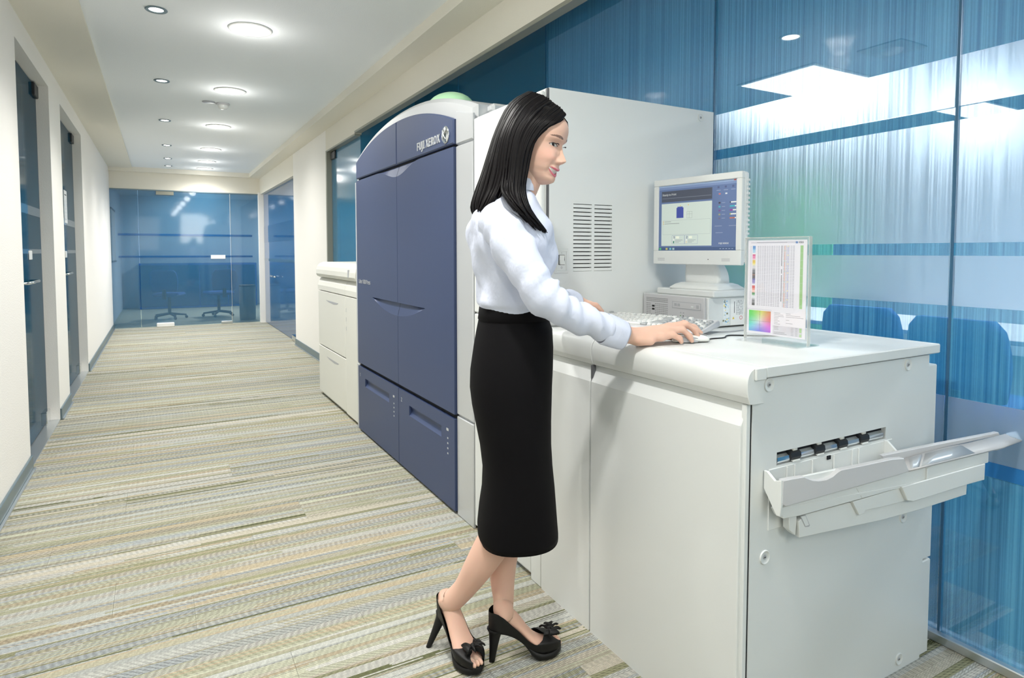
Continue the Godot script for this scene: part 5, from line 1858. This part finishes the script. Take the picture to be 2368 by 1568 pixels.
func build_head(st: SurfaceTool, c: Color) -> void:
	var fw := [[-0.118, 0.052], [-0.114, 0.07], [-0.106, 0.085], [-0.096, 0.0885], [-0.086, 0.0855], [-0.078, 0.086], [-0.066, 0.092], [-0.052, 0.0905], [-0.03, 0.09], [-0.01, 0.088], [0.006, 0.0885], [0.022, 0.0965], [0.05, 0.098], [0.075, 0.088], [0.1, 0.058], [0.114, 0.028], [0.12, 0.0]]
	var bw := [[-0.118, 0.025], [-0.108, 0.0], [-0.095, -0.02], [-0.075, -0.045], [-0.05, -0.07], [-0.02, -0.09], [0.02, -0.102], [0.06, -0.1], [0.09, -0.075], [0.108, -0.045], [0.12, -0.01]]
	var ww := [[-0.118, 0.012], [-0.112, 0.027], [-0.1, 0.041], [-0.085, 0.051], [-0.065, 0.0585], [-0.04, 0.065], [-0.01, 0.069], [0.02, 0.072], [0.05, 0.073], [0.075, 0.066], [0.095, 0.05], [0.11, 0.03], [0.12, 0.006]]
	var rows := []
	var cols := []
	var nr := 200
	var nc := 180
	var lip := Color(0.62, 0.16, 0.20)
	var teeth := Color(0.88, 0.86, 0.80)
	var brow := Color(0.10, 0.06, 0.05)
	var lash := Color(0.012, 0.01, 0.01)
	for i in nr + 1:
		var y := lerpf(-0.118, 0.12, i / float(nr))
		var f := curve_at(fw, y)
		var b := curve_at(bw, y)
		var w := curve_at(ww, y)
		var cx := 0.012
		cx = clampf(cx, b + 0.004, f - 0.004)
		var row := PackedVector3Array()
		var crow := PackedColorArray()
		var noseh := curve_at([[-0.056, 0.0], [-0.052, 0.003], [-0.047, 0.015], [-0.04, 0.0235], [-0.033, 0.021], [-0.018, 0.0125], [0.0, 0.006], [0.012, 0.003], [0.025, 0.0]], y)
		var nosew := curve_at([[-0.055, 0.012], [-0.042, 0.0105], [-0.03, 0.0085], [0.0, 0.006], [0.02, 0.008]], y)
		for k in nc:
			var u := k / float(nc) * 2.0 - 1.0 # -1..1, 0 = front
			var a := PI * (0.42 * u + 0.58 * u * u * u) # denser at the front
			var ex := 0.92
			var ca := cos(a)
			var sa := sin(a)
			var x := cx + ((f - cx) if ca > 0 else (cx - b)) * signf(ca) * pow(absf(ca), ex)
			var z := w * signf(sa) * pow(absf(sa), ex)
			var col := c
			if ca > 0:
				var az := absf(z)
				x += noseh * exp(-pow(z / nosew, 2.0) * 0.9)
				# nostril wings
				x += 0.0075 * exp(-pow((az - 0.0125) / 0.005, 2) - pow((y + 0.044) / 0.0055, 2))
				# eye sockets, lids
				x -= 0.0075 * exp(-pow((az - 0.030) / 0.016, 2) - pow((y - 0.001) / 0.011, 2))
				x += 0.0055 * exp(-pow((az - 0.032) / 0.0125, 2) - pow((y + 0.001) / 0.0065, 2))
				# cheeks lifted by the smile
				x += 0.0065 * exp(-pow((az - 0.040) / 0.017, 2) - pow((y + 0.036) / 0.017, 2))
				x -= 0.0035 * exp(-pow((az - 0.031) / 0.006, 2) - pow((y + 0.064) / 0.012, 2))
				# mouth
				var ym := -0.0755 + 10.0 * z * z
				var dy := y - ym
				var half := 0.033
				if az < half + 0.004:
					var side := clampf(1.0 - pow(az / half, 2.0), 0.0, 1.0)
					var open := 0.0048 * sqrt(side)
					var ul := open + 0.0068 * pow(side, 0.6)
					var ll := open + 0.0092 * pow(side, 0.6)
					x += 0.0045 * exp(-pow((dy - 0.007) / 0.0045, 2)) * side
					x += 0.0050 * exp(-pow((dy + 0.0095) / 0.005, 2)) * side
					if dy > -open and dy < open:
						x -= 0.0045 * side
						col = teeth if dy > -open * 0.75 else Color(0.25, 0.05, 0.06)
						if fposmod(z / 0.0072 + 0.5, 1.0) < 0.1:
							col = col * 0.8
							col.a = 1
					elif dy >= open and dy < ul or dy <= -open and dy > -ll:
						col = lip
				# eyes
				var ez := az - 0.032
				var ey := y - 0.0005 - 0.06 * ez
				var hw2 := 0.0148
				if absf(ez) < hw2 * 1.12:
					var s2 := clampf(1.0 - pow(ez / hw2, 2.0), 0.0, 1.0)
					var up := 0.0050 * s2
					var dn := 0.0034 * s2
					if ey < up and ey > -dn:
						x -= 0.0008
						var r2 := Vector2(ez - 0.002, ey - 0.001).length()
						col = Color(0.02, 0.012, 0.01) if r2 < 0.0054 else Color(0.78, 0.76, 0.74)
					elif ey >= up - 0.0002 and ey < up + 0.0022:
						col = lash
						x += 0.0012
					elif ey <= -dn and ey > -dn - 0.0009:
						col = c.lerp(lash, 0.6)
				# brows
				var bz := (az - 0.034) / 0.021
				if absf(bz) < 1.0:
					var by := 0.0235 + 0.003 * (1.0 - bz * bz) + 0.002 * bz
					var th := 0.0042 * (1.0 - 0.55 * clampf(bz, 0.0, 1.0)) * sqrt(1.0 - bz * bz * 0.9)
					if absf(y - by) < th:
						col = c.lerp(brow, 0.85)
				x += 0.003 * exp(-pow((az - 0.032) / 0.02, 2) - pow((y - 0.02) / 0.008, 2))
				if col == c:
					var blush := exp(-pow((az - 0.046) / 0.018, 2) - pow((y + 0.03) / 0.018, 2))
					col = c.lerp(Color(0.80, 0.42, 0.34), 0.45 * blush)
			row.append(head_at(Vector3(x, y, z)))
			crow.append(col)
		rows.append(row)
		cols.append(crow)
	skin(st, rows, true, true, cols)
	# upper lashes
	for s in [-1.0, 1.0]:
		var pts := []
		for i in 7:
			var f := i / 6.0 * 2 - 1
			pts.append(head_at(Vector3(0.0885 - 0.004 * f * f - (0.003 if f > 0 else 0.0) * f + 0.0035, 0.0055 + 0.001 * f - 0.003 * f * f, s * (0.032 + 0.0145 * f))))
		st.set_color(lash)
		tube(st, pts, [0.0004, 0.001, 0.0014, 0.0015, 0.0015, 0.0012, 0.0005], 6)

var head_t := Transform3D()

func head_at(p: Vector3) -> Vector3:
	if head_t == Transform3D():
		var c := W(1234, 331, 1.875)
		var r := cam_right()
		var to_cam := Vector3(-sin(CAM_YAW), 0, cos(CAM_YAW))
		var yaw := deg_to_rad(24.0)
		var fwd := r * cos(yaw) + to_cam * sin(yaw)
		var side := to_cam * cos(yaw) - r * sin(yaw) # her right hand side
		var pitch := deg_to_rad(12.0)
		var f2 := fwd * cos(pitch) - Vector3.UP * sin(pitch)
		var u2 := Vector3.UP * cos(pitch) + fwd * sin(pitch)
		head_t = Transform3D(Basis(f2, u2, side), c)
	return head_t * (p * 0.98)

func ring_row(xl: float, xr: float, y: float, rho: float, b: float, n := 40, e := 0.9) -> PackedVector3Array:
	var l := W(xl, y, rho)
	var r := W(xr, y, rho)
	var c := (l + r) / 2
	var f := (r - l) / 2
	var to_cam := Vector3(-sin(CAM_YAW), 0, cos(CAM_YAW))
	var row := PackedVector3Array()
	for k in n:
		var a := TAU * k / n
		row.append(c + f * signf(cos(a)) * pow(absf(cos(a)), e) + to_cam * b * signf(sin(a)) * pow(absf(sin(a)), e))
	return row

func build_clothes(t: Node3D) -> void:
	# skirt
	var sk := [[735, 1107, 1268, 0.118], [760, 1102, 1277, 0.13], [800, 1095, 1279, 0.145], [850, 1088, 1278, 0.16], [890, 1087, 1276, 0.165], [930, 1092, 1275, 0.166], [970, 1100, 1274, 0.165], [1020, 1110, 1274, 0.162], [1070, 1116, 1277, 0.16], [1120, 1114, 1282, 0.158], [1160, 1108, 1285, 0.156], [1200, 1104, 1288, 0.154], [1224, 1105, 1290, 0.152], [1236, 1110, 1290, 0.15]]
	var rows := []
	for i in range(sk.size()):
		var s = sk[i]
		rows.append(ring_row(s[1], s[2], s[0], 1.90, s[3], 48))
	var last: PackedVector3Array = rows[-1].duplicate()
	for k in last.size(): # turned-in hem
		last[k] = last[k].lerp(rows[-1][0].lerp(rows[-1][24], 0.5), 0.06) + Vector3(0, 0.012, 0)
	rows.append(last)
	# soft vertical folds near the hem at the back
	for i in range(7, rows.size()):
		for k in rows[i].size():
			var a: float = TAU * k / 48
			var to_cam := Vector3(-sin(CAM_YAW), 0, cos(CAM_YAW))
			rows[i][k] += to_cam * 0.006 * sin(a * 3.0 + 0.7) * (i - 6) / 8.0
	var skm := obj("skirt", skin(mb(), rows, true, false), M.skirt, t)
	obj("waistband", skin(mb(), [ring_row(1111, 1262, 707, 1.90, 0.116, 48), ring_row(1108, 1265, 709, 1.90, 0.121, 48), ring_row(1105, 1270, 735, 1.90, 0.123, 48), ring_row(1108, 1268, 738, 1.90, 0.118, 48)], true, false), M.skirt, skm)
	# shirt body
	var sb := [[722, 1115, 1262, 0.110], [710, 1111, 1264, 0.115], [698, 1103, 1269, 0.124], [670, 1105, 1270, 0.124], [646, 1102, 1273, 0.126], [620, 1096, 1281, 0.134], [595, 1091, 1286, 0.142], [570, 1084, 1286, 0.15], [549, 1082, 1283, 0.156], [525, 1084, 1277, 0.162], [505, 1090, 1266, 0.162], [488, 1098, 1254, 0.155], [472, 1112, 1246, 0.138], [458, 1130, 1240, 0.11], [447, 1150, 1234, 0.085], [438, 1168, 1230, 0.066], [428, 1180, 1229, 0.057]]
	rows = []
	for s in sb:
		rows.append(ring_row(s[1], s[2], s[0], 1.89, s[3], 48, 0.95))
	# creases across the waist and the back
	for i in rows.size():
		for k in rows[i].size():
			var a: float = TAU * k / 48
			var to_cam := Vector3(-sin(CAM_YAW), 0, cos(CAM_YAW))
			var m: Vector3 = (rows[i][0] + rows[i][24]) / 2
			var out: Vector3 = (rows[i][k] - m).normalized()
			rows[i][k] += out * (0.0045 * sin(a * 5.0 + i * 1.3) + 0.0038 * sin(a * 9.0 - i * 0.9)) * (0.0 if i < 2 else 1.0 if i < 11 else 0.4)
	var dense := []
	for i in range(rows.size() - 1):
		for q in 3:
			var r := PackedVector3Array()
			for k in rows[i].size():
				r.append(rows[i][k].cubic_interpolate(rows[i + 1][k], rows[maxi(i - 1, 0)][k], rows[mini(i + 2, rows.size() - 1)][k], q / 3.0))
			dense.append(r)
	dense.append(rows[-1])
	var sh := obj("shirt", skin(mb(), dense, true, false), M.shirt, t)
	# sleeves
	sleeve(sh, [[1150, 508, 1.80, 0.058], [1166, 530, 1.765, 0.062], [1186, 570, 1.735, 0.059], [1222, 632, 1.71, 0.054], [1262, 690, 1.70, 0.050], [1318, 726, 1.73, 0.045], [1370, 748, 1.76, 0.041], [1404, 761, 1.785, 0.039]], 1.0)
	sleeve(sh, [[1170, 508, 1.98, 0.055], [1190, 540, 2.03, 0.058], [1215, 600, 2.07, 0.052], [1240, 650, 2.11, 0.048], [1262, 686, 2.14, 0.045], [1300, 694, 2.18, 0.04], [1330, 699, 2.22, 0.036]], 0.8)
	# right cuff, turned and a little open underneath
	var cf := []
	var st := [[1396, 757, 1.78, 0.041], [1402, 760, 1.784, 0.0435], [1420, 767, 1.795, 0.0425], [1438, 774, 1.808, 0.0405], [1441, 775, 1.81, 0.0395], [1436, 773, 1.806, 0.036]]
	var pts := []
	for s in st:
		pts.append(W(s[0], s[1], s[2]))
	for i in st.size():
		var d: Vector3 = (W(1441, 775, 1.81) - W(1396, 757, 1.78)).normalized()
		var up := (Vector3.UP - d * d.y).normalized()
		var side := d.cross(up)
		var row := PackedVector3Array()
		for k in 28:
			var a := TAU * k / 28
			var r: float = st[i][3] * (1.0 + (0.14 if sin(a) < -0.2 else 0.0) * -sin(a) + 0.03 * sin(5 * a))
			row.append(pts[i] + (side * cos(a) * 0.85 + up * sin(a)) * r)
		cf.append(row)
	obj("cuff", skin(mb(), cf, true, false), M.shirt, sh)
	# collar: a stand and two leaves
	var cl := []
	for q in [[430, 1176, 1231, 0.058], [420, 1186, 1235, 0.055], [414, 1190, 1237, 0.054], [418, 1184, 1240, 0.058], [434, 1172, 1240, 0.064], [444, 1164, 1238, 0.068]]:
		cl.append(ring_row(q[1], q[2], q[0], 1.885, q[3], 32))
	obj("collar", skin(mb(), cl, true, false), M.shirt, sh)

func sleeve(parent: Node, stations: Array, fold: float) -> void:
	var pts := []
	for s in stations:
		pts.append(W(s[0], s[1], s[2]))
	var per := 8
	var path := smooth_path(pts, per)
	var rows := []
	for i in path.size():
		var d: Vector3 = (path[mini(i + 1, path.size() - 1)] - path[maxi(i - 1, 0)]).normalized()
		var side := d.cross(Vector3.UP).normalized()
		var up := side.cross(d)
		var f := float(i) / per
		var k0 := mini(int(f), stations.size() - 2)
		var r: float = lerpf(stations[k0][3], stations[k0 + 1][3], f - k0)
		var row := PackedVector3Array()
		var elbow := exp(-pow((f - 4.2) / 1.1, 2))
		for k in 28:
			var a := TAU * k / 28
			var w := 0.0034 * sin(2.0 * a + i * 0.55) + 0.0028 * sin(i * 0.95 + 2.0 * a) + elbow * 0.0062 * sin(i * 1.45 + 1.5 * sin(a)) * (0.6 + 0.4 * sin(a))
			row.append(path[i] + (side * cos(a) + up * sin(a)) * (r + w * fold))
		rows.append(row)
	obj("sleeve", skin(mb(), rows), M.shirt, parent)

func build_hair(t: Node3D) -> void:
	var st := mb()
	var R := 1.875
	# guide locks [x, y, towards the camera], from the front of the parting round the near side to the back and on to the far side
	var g := [
		[[1309, 265, .045], [1291, 280, .080], [1263, 294, .089], [1234, 328, .089], [1217, 393, .088], [1210, 440, .092], [1226, 488, .118], [1264, 538, .10]],
		[[1297, 250, .028], [1268, 273, .088], [1237, 306, .095], [1215, 350, .098], [1206, 400, .096], [1202, 445, .106], [1218, 490, .138], [1252, 530, .125]],
		[[1277, 236, .014], [1243, 262, .082], [1211, 305, .098], [1196, 355, .102], [1190, 405, .104], [1188, 448, .120], [1203, 488, .155], [1230, 518, .145]],
		[[1257, 223, .012], [1221, 250, .066], [1190, 300, .095], [1177, 355, .103], [1172, 405, .106], [1168, 438, .124], [1176, 460, .160], [1196, 488, .17]],
		[[1241, 216, .012], [1204, 245, .058], [1172, 300, .085], [1157, 355, .09], [1149, 400, .094], [1140, 438, .10], [1130, 462, .108], [1118, 486, .108]],
		[[1229, 212, .01], [1189, 240, .036], [1157, 300, .052], [1140, 355, .057], [1127, 400, .062], [1115, 440, .066], [1106, 470, .07], [1104, 496, .07]],
		[[1223, 212, .0], [1180, 240, .0], [1149, 300, .0], [1129, 360, .0], [1115, 405, .005], [1100, 445, .01], [1091, 478, .015], [1097, 497, .02]],
		[[1229, 212, -.01], [1189, 240, -.036], [1157, 300, -.052], [1140, 355, -.057], [1127, 400, -.06], [1116, 440, -.06], [1108, 468, -.06], [1106, 490, -.06]],
		[[1245, 216, -.012], [1208, 245, -.058], [1178, 300, -.08], [1162, 355, -.085], [1155, 400, -.086], [1146, 440, -.088], [1138, 462, -.09], [1130, 478, -.09]],
		[[1262, 224, -.012], [1230, 250, -.062], [1204, 300, -.085], [1190, 355, -.088], [1185, 400, -.088], [1186, 430, -.09], [1196, 455, -.10], [1206, 480, -.11]],
		[[1290, 243, -.012], [1262, 270, -.062], [1238, 305, -.085], [1222, 350, -.088], [1214, 390, -.088], [1212, 420, -.09], [1216, 445, -.10], [1226, 470, -.10]],
	]
	var r := RandomNumberGenerator.new()
	r.seed = 3
	var gp := []
	for lock in g:
		var pts := []
		for p in lock:
			pts.append(W(p[0], p[1], R - p[2]))
		gp.append(pts)
	var mid := W(1225, 340, R)
	for layer in 2:
		var count := 460 if layer == 0 else 170
		for n in count:
			var u := (n + r.randf()) / count * (g.size() - 1)
			var k := mini(int(u), g.size() - 2)
			var f := u - k
			# the lock divides over the shoulder
			var pts := []
			var depth := 1.0 - 0.05 * r.randf() - 0.07 * layer
			var jit := Vector3(r.randfn(), r.randfn(), r.randfn()) * 0.0016
			var short := 1.0 - absf(r.randfn()) * 0.02
			for j in 8:
				var a: Vector3 = gp[maxi(k - 1, 0)][j]
				var b: Vector3 = gp[k][j]
				var c: Vector3 = gp[k + 1][j]
				var d: Vector3 = gp[mini(k + 2, g.size() - 1)][j]
				var ff := f
				if k == 3 and j > 4: # parting of the hair behind and before the shoulder
					var hard := 0.0 if f < 0.5 else 1.0
					ff = lerpf(f, hard, (j - 4) / 3.0 * 0.9)
				var p := b.cubic_interpolate(c, a, d, ff)
				var ax := Vector3(mid.x, p.y, mid.z)
				if p.y > mid.y:
					p = mid + (p - mid) * depth
				else:
					p = ax + (p - ax) * depth
				pts.append(p + jit * (0.3 + j * 0.22))
			if short < 1.0:
				pts[7] = pts[6].lerp(pts[7], short)
			var path := smooth_path(pts, 3)
			var rad := []
			for i in path.size():
				var q := i / float(path.size() - 1)
				rad.append(0.0046 * (1.0 - 0.75 * pow(q, 6.0)) * (0.55 + 0.45 * minf(1.0, q * 6.0)))
			tube(st, path, rad, 5, false)
	# the underlayer on the skull
	var rows := []
	for i in 15:
		var y := lerpf(-0.03, 0.121, i / 14.0)
		var row := PackedVector3Array()
		var lim := curve_at([[-0.03, 1.5], [-0.01, 1.42], [0.012, 1.3], [0.04, 1.02], [0.062, 0.62], [0.076, 0.3], [0.086, 0.06], [0.121, 0.03]], y)
		var hw := curve_at([[-0.03, 0.071], [0.0, 0.0745], [0.05, 0.0785], [0.075, 0.072], [0.095, 0.057], [0.11, 0.038], [0.121, 0.008]], y)
		var fx := curve_at([[-0.03, 0.094], [0.05, 0.102], [0.075, 0.093], [0.1, 0.064], [0.114, 0.034], [0.121, 0.006]], y)
		var bxk := curve_at([[-0.03, -0.092], [0.02, -0.11], [0.06, -0.108], [0.09, -0.083], [0.108, -0.052], [0.121, -0.012]], y)
		for k in 33:
			var a := lerpf(lim, TAU - lim, k / 32.0)
			var x := (fx if cos(a) > 0 else -bxk) * cos(a)
			row.append(head_at(Vector3(x, y, hw * sin(a))))
		rows.append(row)
	skin(st, rows, false, false)
	obj("hair", st, M.hair, t)
